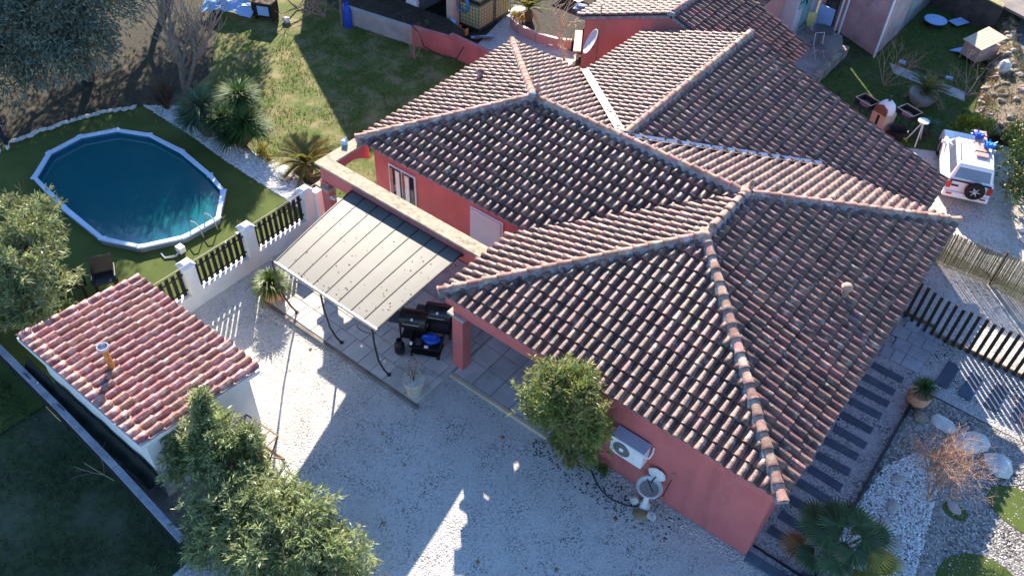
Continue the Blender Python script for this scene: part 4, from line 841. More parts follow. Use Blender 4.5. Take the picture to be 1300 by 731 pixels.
yucca('young spiky yucca with stiff upright leaves behind the car roof', (-2.5, 19.4, 0), [(0, 0, .25, 120, .45)], M_yuccab)
# cycads: every frond a piece of its own
def frond_mesh(ln, nl, ll, m, nm='frond'):
    vs = []; fs = []
    def P(t): return Vector((ln*t, 0, ln*(.42*t-.62*t*t)))
    for i in range(7):
        p = P(i/6); w = .012*(1-i/7); vs += [(p.x, -w, p.z), (p.x, w, p.z)]
    fs += [(2*i, 2*i+1, 2*i+3, 2*i+2) for i in range(6)]
    for i in range(nl):
        t = .12+.88*i/(nl-1); p = P(t); l = ll*math.sin(PI*min(1, .18+.82*(1-t)*.9+.05))**.6*(1 if t > .2 else .7)
        for s in (-1, 1):
            a = R(62-25*t); q = p+Vector((math.cos(a)*l, s*math.sin(a)*l, .22*l)); w = .022; k = len(vs)
            vs += [(p.x-w, 0, p.z), (p.x+w, 0, p.z), tuple(q)]; fs.append((k, k+1, k+2) if s > 0 else (k+1, k, k+2))
    me = bpy.data.meshes.new(nm); me.from_pydata([tuple(v) for v in vs], [], fs); me.materials.append(m); return me
FM = frond_mesh(.85, 30, .2, M_cyc); FMd = frond_mesh(.9, 22, .2, M_straw)
def cycad(label, base, n, sc, trunk_h=.3, tilt=(-.25, .95), dry=0, name='cycad', pot=None):
    t = thing(name, label, 'plant', base); WL[t.name] = Vector((0, 0, 0)); rd = random.Random(int(base[0]*10))
    z = 0
    if pot:
        MB().lathe(pot, n=22).build('pot', M_conc, t, smooth=True); z = max(p[1] for p in pot)-.08
    MB().lathe([(.16*sc, z-.02), (.2*sc, z+trunk_h*.5), (.13*sc, z+trunk_h)], n=10).build('trunk', M_bark, t)
    for k in range(n):
        f = bpy.data.objects.new('frond', FMd if k < dry else FM); C.objects.link(f); f.parent = t; f.location = (0, 0, z+trunk_h)
        el = rd.uniform(*tilt) if k >= dry else rd.uniform(-.6, -.1); f.rotation_euler = (rd.uniform(-.2, .2), -el, k*2.4+rd.uniform(-.2, .2)); s = sc*rd.uniform(.85, 1.15); f.scale = (s, s, s)
    return t
cycad('low golden-brown cycad beside the pink beam corner', (-17.95, 3.3, 0), 46, 1.2, .18, (-.05, 1.1), 9)
cycad('bright green cycad on the neighbour planter above the roof tip', (-18.3, 16.0, .3), 26, .95, .5, (.1, 1.2), 3)
cycad('cycad in a round stone pot on the side lawn behind the barbecues', (-3.4, 21.35, 0), 30, .95, .15, (0, 1.1), 7, pot=[(.35, 0), (.42, .1), (.52, .3), (.54, .42), (.44, .42)])
pot_plant('potted_yucca', 'spiky dark yucca in a round terracotta pot at the end of the striped path', 'potted plant', (1.5, 6.75, 0), [(.16, 0), (.26, .1), (.3, .28), (.26, .4), (.28, .43), (.24, .4)], M_terra,
    lambda t, h: (blades('leaf_crown', (0, 0, h+.12), 300, .42, .028, M_yucca, t, .5, 1, .3, 3, .15)))
# fan palm: every fan is a leaf of its own
def fan_mesh(m, nm='fan_leaf', r=.48):
    vs = []; fs = []; n = 26
    for i in range(n):
        a0 = R(-140+280*i/n); a1 = R(-140+280*(i+1)/n); am = (a0+a1)/2; k = len(vs); rr = r*(1-.10*abs(i-n/2)/n*2)
        f = lambda a, q, z: (q*math.cos(a), q*math.sin(a), z)
        vs += [(0, 0, 0), f(a0, rr*.58, -.015-.05), f(am, rr*.60, .015-.05), f(a1, rr*.58, -.015-.05), f(am+R(random.uniform(-2, 2)), rr*random.uniform(.95, 1.12), -.11)]
        fs += [(k, k+1, k+2), (k, k+2, k+3), (k+1, k+4, k+2), (k+2, k+4, k+3)]
    me = bpy.data.meshes.new(nm); me.from_pydata(vs, [], fs); me.materials.append(m); return me
fp = thing('fan_palm', 'dark green fan palm with a few yellow fans at the bottom of the side path', 'palm', (1.62, 1.0, 0)); WL[fp.name] = Vector((0, 0, 0))
MB().lathe([(.16, 0), (.17, .3), (.13, .75), (.1, .9)], n=12).build('trunk', M_bark, fp)
FA = fan_mesh(M_palm); FB = fan_mesh(M_palmy); FD = fan_mesh(M_dry); rd = random.Random(5)
for k in range(19):
    az = k*2.4+.5; el = 1.0-.075*k+rd.uniform(-.1, .1); L = .55+.02*k
    d = Vector((math.cos(az)*math.cos(el), math.sin(az)*math.cos(el), math.sin(el))); p0 = Vector((0, 0, .85)); p1 = p0+d*L
    pt = MB().tube([p0, p0.lerp(p1, .5)+Vector((0, 0, .03)), p1], .011, 4).build('leaf_stalk', M_green, fp)
    f = bpy.data.objects.new('fan_leaf', FA); C.objects.link(f); f.parent = fp; f.location = p1
    yl = (d.x > .55 and d.y < .35)
    if k > 15: f.data = FD
    elif yl and k > 4: f.data = FB
    zz = Vector((d.x*-.25, d.y*-.25, 1)).normalized(); x = (d-zz*d.dot(zz)).normalized(); y = zz.cross(x); m = Matrix((x, y, zz)).transposed().to_4x4(); m.translation = p1; f.matrix_local = m
# ---- rocks of the planting bed
def rock(label, x, y, r, seed, m=M_rock, group=None):
    mb = MB().blob((0, 0, r[2]*.35), r, seed, .16, 9, 6); o = mb.build('rock', m, origin=(0, 0, 0), smooth=False, bev=.01); o.location = (x, y, 0); o.rotation_euler = (0, 0, seed); return tag(o, label, 'rock', group)
rock('large flat grey-white rock in the shade, uphill of the sunlit rocks', 2.3, 6.5, (.34, .24, .10), 3)
rock('large pale rock split by the shadow edge, left of the two sunlit rocks', 3.05, 6.35, (.48, .34, .13), 4)
rock('large pale half-sunlit rock nearest the right edge of the picture', 3.75, 6.1, (.38, .36, .13), 5.)
rock('flat round stepping stone right of the bare maple trunk', 3.3, 4.22, (.19, .14, .05), 6, M_conc)
rock('flat grey rock in the white pebbles next to the black edging', 1.98, 4.15, (.2, .13, .05), 7, M_conc)
rock('dark flat rock between the white pebbles and the bare maple', 2.15, 3.3, (.24, .14, .06), 8, M_conc)
rock('grey rock just above the yellowing palm fans', 2.2, 2.75, (.18, .15, .08), 9, M_conc)
rock('grey rock between the fan palm and the turf patch', 2.55, 2.35, (.2, .15, .07), 10, M_conc)
rock('oval grey rock at the bottom right of the fan palm', 2.75, 1.95, (.17, .24, .08), 11, M_conc)
rock('brown rock at the corner of the bed below the potted yucca', 1.75, 6.35, (.24, .2, .1), 12, M_stone)
# ---- black bars of the side fence
bars = thing('bar_fence', 'row of dark upright bars standing between the slabs and the drive', 'fence', (2, 9.5, 0))
n = 24
for k in range(n):
    x = -.02+.205*k; y = 9.72-.075*k if k < 5 else 9.42
    y += .0; t = MB().box(x-.045, x+.045, y-.03, y+.03, 0, 1.34+random.uniform(-.03, .03)).build('bar', M_woodd, bars)
MB().box(-.1, .98, 9.76, 9.80, .0, .10).build('base_board', M_wood, bars)
MB().box(.95, 5, 9.46, 9.50, .0, .12).build('base_board', M_wood, bars)
# ---- heat pump, fountain, shovel, hose by the front wall
pieces('air_conditioner', 'white outdoor air conditioning unit hung on the pink front wall under the eaves', 'air conditioner', (-3.15, -.22, 1.22), [
    ('casing', MB().box(-.42, .42, -.16, .16, 0, .56), M_whitep, .015),
    ('top_cover', MB().box(-.43, .43, -.17, .17, .563, .585), mat('blue_grey_cover', (.42, .5, .6), (.36, .44, .54), 3, .4)),
    ('fan_grille', MB().cyl((-.12, -.163, .28), (-.12, -.175, .28), .22, .21, 22), M_metal), ('fan_hub', MB().cyl((-.12, -.177, .28), (-.12, -.19, .28), .06, .05, 14), M_whitep),
    ('service_panel', MB().box(.2, .4, -.172, -.163, .05, .52), M_whitep, .004), ('pipe', MB().tube([(.42, 0, .3), (.5, 0, .32), (.52, .1, .42), (.48, .2, .5)], .02, 6), M_whitep),
    ('bracket', MB().box(-.35, -.3, -.14, .2, -.05, -.004), M_metal), ('bracket', MB().box(.3, .35, -.14, .2, -.05, -.004), M_metal)])
pieces('garden_fountain', 'pale pedestal washbasin fountain with a shell back against the pink wall', 'fountain', (-2.42, -.36, 0), [
    ('pedestal', MB().lathe([(.13, 0), (.14, .03), (.07, .12), (.06, .5), (.10, .62)], n=14), M_white, 0, 1),
    ('basin', MB().lathe([(.08, .6), (.2, .66), (.29, .76), (.30, .80), (.27, .80), (.2, .70), (.02, .66)], n=24), M_white, 0, 1),
    ('water_film', MB().lathe([(.001, .73), (.225, .73)], n=20), M_conc), ('tap', MB().tube([(0, .3, .85), (0, .14, .98), (0, .02, .92)], .018, 6).tube([(-.14, .12, .84), (.14, -.1, .84)], .014, 5), M_dark),
    ('shell_back', MB().blob((0, .27, .98), (.22, .05, .20), 5, .10, 12, 6), M_white)])
rock('brown flat stone under the garden fountain', -2.35, -.62, (.22, .14, .05), 13, mat('brown_stone', (.30, .22, .12), (.2, .15, .08), 6, .9))
rock('pale round boulder left of the fountain pedestal', -2.66, -.42, (.12, .12, .14), 14)
pieces('shovel', 'long-handled shovel with a pale blade leaning on the pink wall beside the fountain', 'shovel', (-2.12, -.56, 0), [
    ('handle', MB().tube([(0, 0, .16), (.03, .22, .62), (.06, .50, 1.22)], .016, 6), M_dark), ('grip', MB().tube([(.055, .46, 1.14), (.065, .53, 1.29)], .022, 6), M_wood), ('wrap', MB().tube([(.022, .15, .48), (.032, .25, .68)], .02, 6), M_wood),
    ('blade', MB().add([(-.10, -.06, .03), (.10, -.06, .03), (.11, .0, .16), (.03, .02, .26), (-.03, .02, .26), (-.11, .0, .16), (-.10, -.05, .02), (.10, -.05, .02), (.11, .01, .15), (.03, .03, .25), (-.03, .03, .25), (-.11, .01, .15)],
        [(0, 1, 2, 3, 4, 5), (11, 10, 9, 8, 7, 6)]+[(i, i+6, (i+1) % 6+6, (i+1) % 6) for i in range(6)]), M_silver)])
hs = MB().tube([(-3.95+.1*i, -.35-.28*math.sin(i*.22)-.012*i, .02) for i in range(15)]+[(-2.5, -.45, .1)], .016, 6)
tag(hs.build('garden_hose', M_black, origin=(-3, -.5, 0)), 'black garden hose lying on the gravel from the bush to the fountain', 'hose')

# ---- upright reed screen between the drive and the parking place
reed = thing('reed_screen', 'upright brown reed screen in two sections behind the drive, right of the roof corner', 'screen', (1.4, 12.65, 0))
M_reed = mat('reed', (.42, .36, .22), (.28, .24, .14), 5, .9, .2, island=.35, c=(.25, .28, .10), cthr=(.5, .7), cscale=.9)
for x0, x1, ya, yb, h in ((.05, 1.66, 12.55, 12.62, 1.22), (1.72, 5.2, 12.60, 12.3, 1.28)):
    n = int((x1-x0)/.021); mb = MB()
    for k in range(n):
        t = k/n; x = x0+(x1-x0)*t; y = ya+(yb-ya)*t+random.uniform(-.012, .012); hh = h+random.uniform(-.06, .05); ln_ = random.uniform(-.01, .01)
        mb.add([(x-.010, y, 0), (x+.009, y-.006, 0), (x, y+.012, 0), (x-.010+ln_, y, hh), (x+.009+ln_, y-.006, hh), (x+ln_, y+.012, hh)], [(0, 1, 4, 3), (1, 2, 5, 4), (2, 0, 3, 5), (3, 4, 5)])
    mb.build('reed_panel', M_reed, reed)['kind'] = 'stuff'
    for z in (.3, .75, 1.08): MB().tube([(x0, ya-.02, z), (x1, yb-.02, z)], .006, 4).build('wire', M_metal, reed)
for x, y in ((.03, 12.6), (1.69, 12.66), (3.4, 12.55)): MB().cyl((x, y, 0), (x, y, 1.32), .035, .035, 8).build('post', M_bark, reed)
bare('dry_climber', 'dead brown climber tangled over the joint of the reed screen', (1.7, 12.5, .1), [(0, -.1, 1), (.4, -.1, .9), (-.3, -.1, 1)], .5, .012, 3, mat('dark_twig', (.16, .11, .08), (.1, .07, .05), 9, .9), 28, .6, .05, 'climber')

# litter blown on to the canopy
P = np.array([tuple(cpt(random.random(), random.random()**1.6, .02)) for k in range(90)]); d = unit(np.stack([rng.normal(size=90), rng.normal(size=90), np.full(90, .08)], 1))
tag(leaves('leaf_litter', P, d, .06, .03, M_dry, droop=0), 'small dry leaves lying on the canopy panels', 'leaf litter', kind='stuff')
# ================================================================== POOL
RIM = [(-24.38,.455),(-23.27,1.035),(-21.65,1.185),(-19.78,.955),(-18.77,.68),(-17.83,-.30),(-17.89,-1.5),(-18.52,-2.64),(-19.7,-3.17),(-21.88,-3.11),(-24.02,-2.84),(-24.88,-1.79),(-24.95,-.60)]
pcx = sum(p[0] for p in RIM)/13; pcy = sum(p[1] for p in RIM)/13
pool = thing('swimming_pool', 'oval many-sided pool with pale blue coping and still blue-green water', 'pool', (pcx, pcy, 0))
def scl(p, k): d = math.hypot(p[0]-pcx, p[1]-pcy); f = (d+k)/d; return (pcx+(p[0]-pcx)*f, pcy+(p[1]-pcy)*f)
n = len(RIM)
for i in range(n):
    a, b = RIM[i], RIM[(i+1) % n]; q = [scl(a, .0), scl(b, .0), scl(b, -.17), scl(a, -.17)]
    MB().prism(q, .15, .21).build('coping', M_rim, pool, bev=.012)
    MB().cbox((scl(a, -.085)[0], scl(a, -.085)[1], .20), (.17, .2, .05), math.atan2(a[1]-pcy, a[0]-pcx)).build('coping_joint', M_rim, pool, bev=.012)
o = [scl(p, -.03) for p in RIM]; i_ = [scl(p, -.10) for p in RIM]
mb = MB(); mb.add([(p[0], p[1], 0) for p in o]+[(p[0], p[1], .15) for p in o], [(i, (i+1) % n, n+(i+1) % n, n+i) for i in range(n)]); mb.build('outer_wall', mat('pool_wall', (.16, .22, .28), (.13, .18, .24), 3, .6), pool)
mb = MB(); mb.add([(p[0], p[1], .02) for p in i_]+[(p[0], p[1], .15) for p in i_], [(i, n+i, n+(i+1) % n, (i+1) % n) for i in range(n)]); mb.build('liner', mat('pool_liner', (.03, .16, .32), (.025, .13, .27), 3, .5), pool)
MB().sheet(i_, .03).build('water', M_water, pool)
for x, y in ((-17.95, -.55), (-17.98, -1.05)):
    MB().tube([(x+.28, y, .02), (x+.20, y, .38), (x+.02, y, .46), (x-.22, y+.0, .40), (x-.28, y, .05)], .02, 6).build('ladder_rail', M_silver, pool)
pieces('pool_skimmer', 'small white skimmer box clipped outside the lower right pool coping', 'skimmer', (-17.72, -1.85, 0), [('box', MB().box(-.12, .12, -.1, .1, .0, .2), M_whitep, .01), ('hose', MB().tube([(.0, 0, .1), (.1, -.25, .04), (-.1, -.5, .03), (-.35, -.45, .03)], .03, 6), M_silver)])
def sandal(x, y, lb): tag(MB().blob((0, 0, .03), (.12, .05, .03), 3, .1).build('sandal', M_whitep, origin=(0, 0, 0)), lb, 'sandal').location = (x, y, .0)
sandal(-17.05, -.28, 'pale sandal on the turf beside the pool ladder, the upper one'); sandal(-16.95, -.75, 'pale sandal on the turf beside the pool ladder, the lower one')
# garden chairs
def chair(label, x, y, rz):
    pieces('garden_chair', label, 'chair', (x, y, 0), [('seat', MB().box(-.28, .28, -.26, .26, .36, .42), M_black, .02), ('backrest', MB().add([(-.28, .24, .4), (.28, .24, .4), (.3, .42, .86), (-.3, .42, .86), (-.28, .28, .4), (.28, .28, .4), (.3, .46, .86), (-.3, .46, .86)], [(0,1,2,3),(7,6,5,4),(0,4,5,1),(1,5,6,2),(2,6,7,3),(3,7,4,0)]), M_black),
        ('armrest', MB().box(-.33, -.28, -.26, .32, .42, .62), M_black, .01), ('armrest', MB().box(.28, .33, -.26, .32, .42, .62), M_black, .01)]+[('leg', MB().box(sx-.03, sx+.03, sy-.03, sy+.03, 0, .36), M_black) for sx in (-.25, .25) for sy in (-.22, .22)], group=None, rz=rz)
chair('black resin garden chair between the pool and the shed roof, the one nearer the pool', -18.0, -4.1, R(60)); chair('black resin garden chair half hidden behind the pale-green bush', -18.5, -4.75, R(150))
# stones edging the turf
rd = random.Random(3)
path = [(-26.5, -2.05), (-26.4, -1.3), (-26.32, -.5), (-26.05, .3), (-25.8, 1.0), (-25.3, 1.7)]
for k in range(17):
    t = k/16*(len(path)-1); i = min(int(t), len(path)-2); f = t-i; x = path[i][0]*(1-f)+path[i+1][0]*f; y = path[i][1]*(1-f)+path[i+1][1]*f
    o = MB().blob((0, 0, .03), (.17, .10, .06), k, .2, 7, 5).build('edging_stone', M_rock, origin=(0, 0, 0)); o.location = (x+rd.uniform(-.06, .06), y, 0); o.rotation_euler = (0, 0, 1.3+rd.uniform(-.4, .4))
    tag(o, ['nearest','second','third','fourth','fifth','sixth','seventh','eighth','ninth','tenth','eleventh','twelfth','thirteenth','fourteenth','fifteenth','sixteenth','farthest'][k]+' pale stone of the curved turf edging, counted from the standing person', 'edging stone', 'stones edging the pool turf')
# ---- person at the left edge: only the legs and white shoes are in the picture
def skin_body(name, verts, edges, radii, m, parent, sub=2):
    me = bpy.data.meshes.new(name); me.from_pydata(verts, edges, []); o = bpy.data.objects.new(name, me); link(o, parent); me.materials.append(m)
    o.modifiers.new('skin', 'SKIN'); sv = me.skin_vertices[0].data
    for i, r in enumerate(radii): sv[i].radius = (r, r) if not isinstance(r, tuple) else r
    sv[0].use_root = True
    s = o.modifiers.new('sub', 'SUBSURF'); s.levels = s.render_levels = sub; return o
pr = thing('person', 'person in dark trousers and white shoes standing at the left edge by the stone row', 'person', (-26.42, -2.5, 0), R(-120)); WL[pr.name] = Vector((0, 0, 0))
V_ = [(0,0,.92),(0,0,1.12),(0,0,1.32),(0,0,1.47),(0,0,1.56),(0,.02,1.68),(-.09,0,.86),(-.11,.05,.48),(-.12,-.02,.10),(.09,0,.86),(.13,.12,.48),(.14,.10,.10),(-.18,0,1.42),(-.25,.02,1.15),(-.24,.14,.92),(.18,0,1.42),(.25,.02,1.15),(.24,.14,.92)]
E_ = [(0,1),(1,2),(2,3),(3,4),(4,5),(0,6),(6,7),(7,8),(0,9),(9,10),(10,11),(3,12),(12,13),(13,14),(3,15),(15,16),(16,17)]
skin_body('body', V_, E_, [(.15,.11),(.14,.10),(.16,.11),(.12,.09),.05,(.075,.09),.085,.06,.045,.085,.06,.045,.055,.042,.03,.055,.042,.03], M_skin, pr)
skin_body('trousers', [(0,0,.96),(-.09,0,.84),(-.11,.05,.48),(-.12,-.02,.10),(.09,0,.84),(.13,.12,.48),(.14,.10,.10)], [(0,1),(1,2),(2,3),(0,4),(4,5),(5,6)], [(.17,.13),.105,.082,.075,.105,.082,.075], M_denim, pr)
skin_body('jacket', [(0,0,.98),(0,0,1.2),(0,0,1.4),(-.19,0,1.42),(-.26,.02,1.15),(-.25,.13,.95),(.19,0,1.42),(.26,.02,1.15),(.25,.13,.95)], [(0,1),(1,2),(2,3),(3,4),(4,5),(2,6),(6,7),(7,8)], [(.18,.14),(.17,.13),(.15,.11),.075,.058,.048,.075,.058,.048], mat('dark_jacket', (.05, .055, .07), (.04, .04, .05), 9, .9), pr)
MB().blob((0, -.01, 1.74), (.095, .11, .10), 2, .05, 10, 7).build('hair', M_bark, pr, smooth=True)
for x, y in ((-.12, .02), (.14, .14)): MB().blob((x, y+.03, .055), (.06, .145, .055), 2, .04, 10, 6).build('shoe', M_whitep, pr, smooth=True)
# ================================================================== CAR
car = thing('parked_car', 'white four-wheel-drive car with spare wheel on the tailgate and blue things on the roof', 'car', (-.76, 17.55, 0), R(19)); car.scale = (.9, .88, .9); WL[car.name] = Vector((0, 0, 0))
W2, L2 = .80, 1.95
side = [(-L2, .42), (-L2+.03, .85), (-L2+.05, 1.02), (.62, 1.0), (.75, .98), (1.75, .86), (L2-.05, .76), (L2, .45), (L2-.05, .32), (1.62, .30), (1.55, .52), (1.3, .64), (1.05, .52), (.98, .28), (-.98, .28), (-1.05, .52), (-1.3, .64), (-1.55, .52), (-1.62, .32), (-L2+.02, .34)]
MB().prismx(side[::-1], -W2, W2).build('body', M_car, car, bev=.06, seg=3)
def loft(name, r0, z0, r1, z1, m, par, bev=.0):   # r = x half, y0, y1
    return MB().add([(-r0[0], r0[1], z0), (r0[0], r0[1], z0), (r0[0], r0[2], z0), (-r0[0], r0[2], z0), (-r1[0], r1[1], z1), (r1[0], r1[1], z1), (r1[0], r1[2], z1), (-r1[0], r1[2], z1)],
        [(0,3,2,1),(4,5,6,7),(0,1,5,4),(1,2,6,5),(2,3,7,6),(3,0,4,7)]).build(name, m, par, bev=bev, seg=3)
cab = loft('cabin', (W2-.05, -L2+.07, .78), 1.0, (W2-.20, -L2+.28, .18), 1.52, M_car, car, .05)
loft('roof_panel', (W2-.18, -L2+.26, .20), 1.505, (W2-.24, -L2+.34, .12), 1.56, M_car, car, .02)
def pane4(pts, nm, m, par):
    a = [Vector(p) for p in pts]; nn = (a[1]-a[0]).cross(a[3]-a[0]).normalized()*.012
    MB().add([p+nn for p in a]+[p-nn for p in a], [(0,1,2,3),(7,6,5,4),(0,4,5,1),(1,5,6,2),(2,6,7,3),(3,7,4,0)]).build(nm, m, par)
def lerp3(a, b, t): return tuple(a[i]*(1-t)+b[i]*t for i in range(3))
yb0, yb1, yt0, yt1 = -L2+.07, .78, -L2+.28, .18
def rear(x, t): return (x*((W2-.05)*(1-t)+(W2-.20)*t), yb0*(1-t)+yt0*t-.008, 1.0+.52*t)
def front(x, t): return (x*((W2-.05)*(1-t)+(W2-.20)*t), yb1*(1-t)+yt1*t+.008, 1.0+.52*t)
pane4([rear(-.84, .16), rear(.84, .16), rear(.86, .86), rear(-.86, .86)], 'rear_window', mat('tinted_glass', (.10, .13, .19), (.08, .10, .16), 2, .08, spec=.8), car)
pane4([front(.88, .1), front(-.88, .1), front(-.88, .9), front(.88, .9)], 'windscreen', MATS['tinted_glass'], car)
for s in (-1, 1):
    for y0, y1 in ((-1.72, -1.05), (-.98, -.30), (-.23, .45)):
        f = lambda y, t: (s*((W2-.05)*(1-t)+(W2-.20)*t+.006), y+(.16 if y < -1.6 else (-.28 if y > .4 else 0))*t, 1.0+.52*t)
        q = [f(y0, .15), f(y1, .15), f(y1, .85), f(y0, .85)]; pane4(q if s > 0 else q[::-1], 'side_window', MATS['tinted_glass'], car)
    MB().cbox((s*(W2+.09), .55, 1.02), (.17, .1, .13)).build('wing_mirror', M_car, car, bev=.02)
    for y in (-1.3, 1.3):
        wh = MB().cyl((s*(W2-.18), y, .33), (s*(W2+.01), y, .33), .33, .33, 20).build('wheel', M_tyre, car, smooth=True); MB().cyl((s*(W2), y, .33), (s*(W2+.02), y, .33), .2, .17, 14).build('rim', M_silver, wh)
    MB().box(s*(W2-.10)-.08, s*(W2-.10)+.08, -L2-.035, -L2+.02, .68, .96).build('tail_light', M_red, car, bev=.01)
    MB().box(s*(W2-.22)-.10, s*(W2-.22)+.10, -L2-.10, -L2-.06, .46, .53).build('reflector', M_red, car)
    MB().box(s*(W2-.2)-.14, s*(W2-.2)+.14, L2-.06, L2+.01, .58, .74).build('headlight', M_silver, car, bev=.02)
    MB().tube([(s*.56, -1.4, 1.59), (s*.56, -1.0, 1.63), (s*.56, -.1, 1.63), (s*.56, .1, 1.58)], .018, 6).build('roof_rail', M_metal, car)
MB().box(-W2+.01, W2-.01, -L2-.09, -L2+.1, .34, .56).build('rear_bumper', M_car, car, bev=.04, seg=3)
MB().box(-.27, .27, -L2-.105, -L2-.092, .40, .50).build('number_plate', M_whitep, car)
MB().box(-W2+.1, W2-.1, -L2-.012, -L2+.03, .985, 1.03).build('trim_strip', M_black, car)
MB().box(-.60, -.36, -L2-.02, -L2+.03, .78, .83).build('vent_slot', M_black, car)
spw = MB().lathe([(.17, 0), (.30, .0), (.335, .04), (.335, .16), (.30, .2), (.2, .21), (.17, .15)], n=26); spo = spw.build('spare_wheel', M_tyre, car, smooth=True); spo.location = (.20, -L2-.02, .80); spo.rotation_euler = (R(90), 0, 0); WL[spo.name] = Vector((0, 0, 0))
MB().lathe([(.001, .17), (.05, .2), (.06, .16), (.20, .13)], n=20).build('rim', M_silver, spo, smooth=True)
for k in range(6):
    a = k*PI/3; MB().cbox((.12*math.cos(a), .12*math.sin(a), .175), (.12, .035, .02), a).build('spoke', M_silver, spo)
for k in range(6):
    a = k*PI/3+PI/6; MB().cyl((.12*math.cos(a), .12*math.sin(a), .15), (.12*math.cos(a), .12*math.sin(a), .168), .03, .03, 8).build('rim_hole', M_black, spo)
MB().box(-.7, .7, .95, .97, .965, .985).build('bonnet_gap', M_black, car)
MB().prism([(-.45, 1.15), (.45, 1.15), (.4, 1.6), (-.4, 1.6)], .90, .955).build('bonnet_scoop', M_car, car, bev=.02)
pieces('roof_board', 'long salmon-pink board strapped on the car roof', 'board', (-.55, 17.45, 1.44), [('board', MB().box(-.2, .2, -.75, .85, 0, .05), M_pink, .02), ('strap', MB().box(-.22, .22, -.5, -.45, .0, .058), M_black), ('strap', MB().box(-.22, .22, .5, .55, .0, .058), M_black)], rz=R(19))
def bluething(x, y, lb):
    t = MB().blob((0, 0, .08), (.22, .15, .08), int(x*9), .22, 9, 6)
    for a in (.3, 1.5, 2.8, 4.2, 5.3): t.tube([(.13*math.cos(a), .09*math.sin(a), .1), (.24*math.cos(a), .18*math.sin(a), .2)], [.04, .02], 5)
    o = t.build('blue_bundle', M_blue if x < -.5 else mat('bright_blue', (.02, .22, .65), (.015, .17, .55), 5, .4), origin=(0, 0, 0)); tag(o, lb, 'bundle'); o.location = (x, y, 1.49); o.rotation_euler = (0, 0, .5)
bluething(-.80, 17.78, 'knobbly blue plastic bundle on the car roof, the left one'); bluething(-.32, 17.42, 'knobbly blue plastic bundle on the car roof, the right one')
# ================================================================== NEIGHBOUR BEHIND
nb = thing('neighbour_house', 'pink neighbour house with tiled gable roof right behind the villa', 'house', (-11, 16, 0))
NZ = 3.72; NL, NR = (-14.75, 2.38), (-7.15, 2.38)
MB().prismy([(-14.5, 0), (-7.5, 0), (-7.5, 2.3), (-11.0, NZ-.16), (-14.5, 2.3)], 14.35, 17.9).build('wall', mat('neighbour_pink', (.56, .20, .17), (.48, .17, .145), 1.5, .9, .4, 40, c=(.40, .16, .14), cthr=(.55, .8)), nb)
ROOFN = [('thirdr', [(-11, 14.25, NZ), (-7.15, 14.25, 2.38), (-7.15, 18.0, 2.38), (-11, 18.0, NZ)], ((-7.15, 14.25, 2.38), (-7.15, 18.0, 2.38))),
         ('thirdl', [(-11, 14.25, NZ), (-11, 18.0, NZ), (-14.75, 18.0, 2.38), (-14.75, 14.25, 2.38)], ((-14.75, 18.0, 2.38), (-14.75, 14.25, 2.38)))]
nroof = lay_tiles(ROOFN, .25, .36, 'roof', M_mortar, M_tile, nb, 300)
ridge((-11, 18.1, NZ), (-11, 14.2, NZ), nroof)
wing = MB().box(-16.5, -9.9, 18.1, 22.2, 0, 2.6).build('wall', M_wall2, nb)
lay_tiles([('thirdr', [(-12.6, 18.15, 3.4), (-9.7, 18.15, 2.65), (-9.7, 22.2, 2.65), (-12.6, 22.2, 3.4)], ((-9.7, 18.15, 2.65), (-9.7, 22.2, 2.65)))], .25, .36, 'roof', M_mortar, M_tile, nb, 0)
dish = pieces('satellite_dish', 'white satellite dish on a thin pole against the pink neighbour wall', 'satellite dish', (-13.55, 13.3, 1.55), [
    ('mast', MB().tube([(.15, .3, -1.4), (.15, .3, 2.0)], .022, 6), M_metal), ('arm', MB().tube([(.1, .2, .4), (-.1, -.42, .1)], .015, 5), M_dark), ('receiver', MB().cyl((-.1, -.42, .1), (-.08, -.5, .14), .05, .04, 8), M_black)])
dd = MB().lathe([(.001, 0), (.2, .02), (.4, .08), (.48, .14), (.46, .145), (.38, .1), (.2, .045), (.001, .03)], n=22).build('dish', mat('dish_white', (.6, .6, .63), (.55, .55, .58), 4, .5), dish, smooth=True)
dd.location = (.1, .1, .55); dd.rotation_euler = (R(62), 0, R(-52)); WL[dd.name] = Vector((0, 0, 0))
# house with shutters, patio and big shaded wall
sh2 = thing('shuttered_house', 'pale house with turquoise shutters beside the patio, in the shade', 'house', (-10, 22, 0))
MB().box(-13, -9.35, 22.25, 24.9, 0, 5.0).build('wall', mat('pale_lilac_render', (.62, .58, .60), (.55, .51, .53), 2, .9), sh2)
M_turq = mat('turquoise_paint', (.22, .42, .42), (.18, .36, .36), 4, .6)
for y, z0, z1 in ((22.4, 1.4, 2.3), (23.0, .1, 2.3)):
    for q in (0, .42):
        s_ = MB().box(-9.345, -9.30, y+q, y+q+.40, z0, z1).build('shutter', M_turq, sh2)
        for z in (z0+.25, z1-.3): MB().box(-9.30, -9.285, y+q+.03, y+q+.38, z, z+.05).build('hinge', M_dark, s_)
lay_tiles([('thirdr', [(-12.2, 22.1, 5.7), (-9.1, 22.1, 5.05), (-9.1, 24.9, 5.05), (-12.2, 24.9, 5.7)], ((-9.1, 22.1, 5.05), (-9.1, 24.9, 5.05)))], .25, .36, 'roof', M_mortar, M_tile, sh2, 120)
bw = thing('big_house', 'tall pink-grey house wall with white drainpipes above the patio', 'house', (-7.5, 25, 0))
MB().prism([(-9.3, 24.95), (-7.95, 24.55), (-6.1, 23.6), (-6.05, 26.5), (-9.3, 26.5)], 0, 5.2).build('wall', mat('stained_pink', (.50, .35, .34), (.42, .28, .27), 1.2, .9, .3, 40, c=(.24, .18, .17), cthr=(.5, .72), cscale=.8), bw)
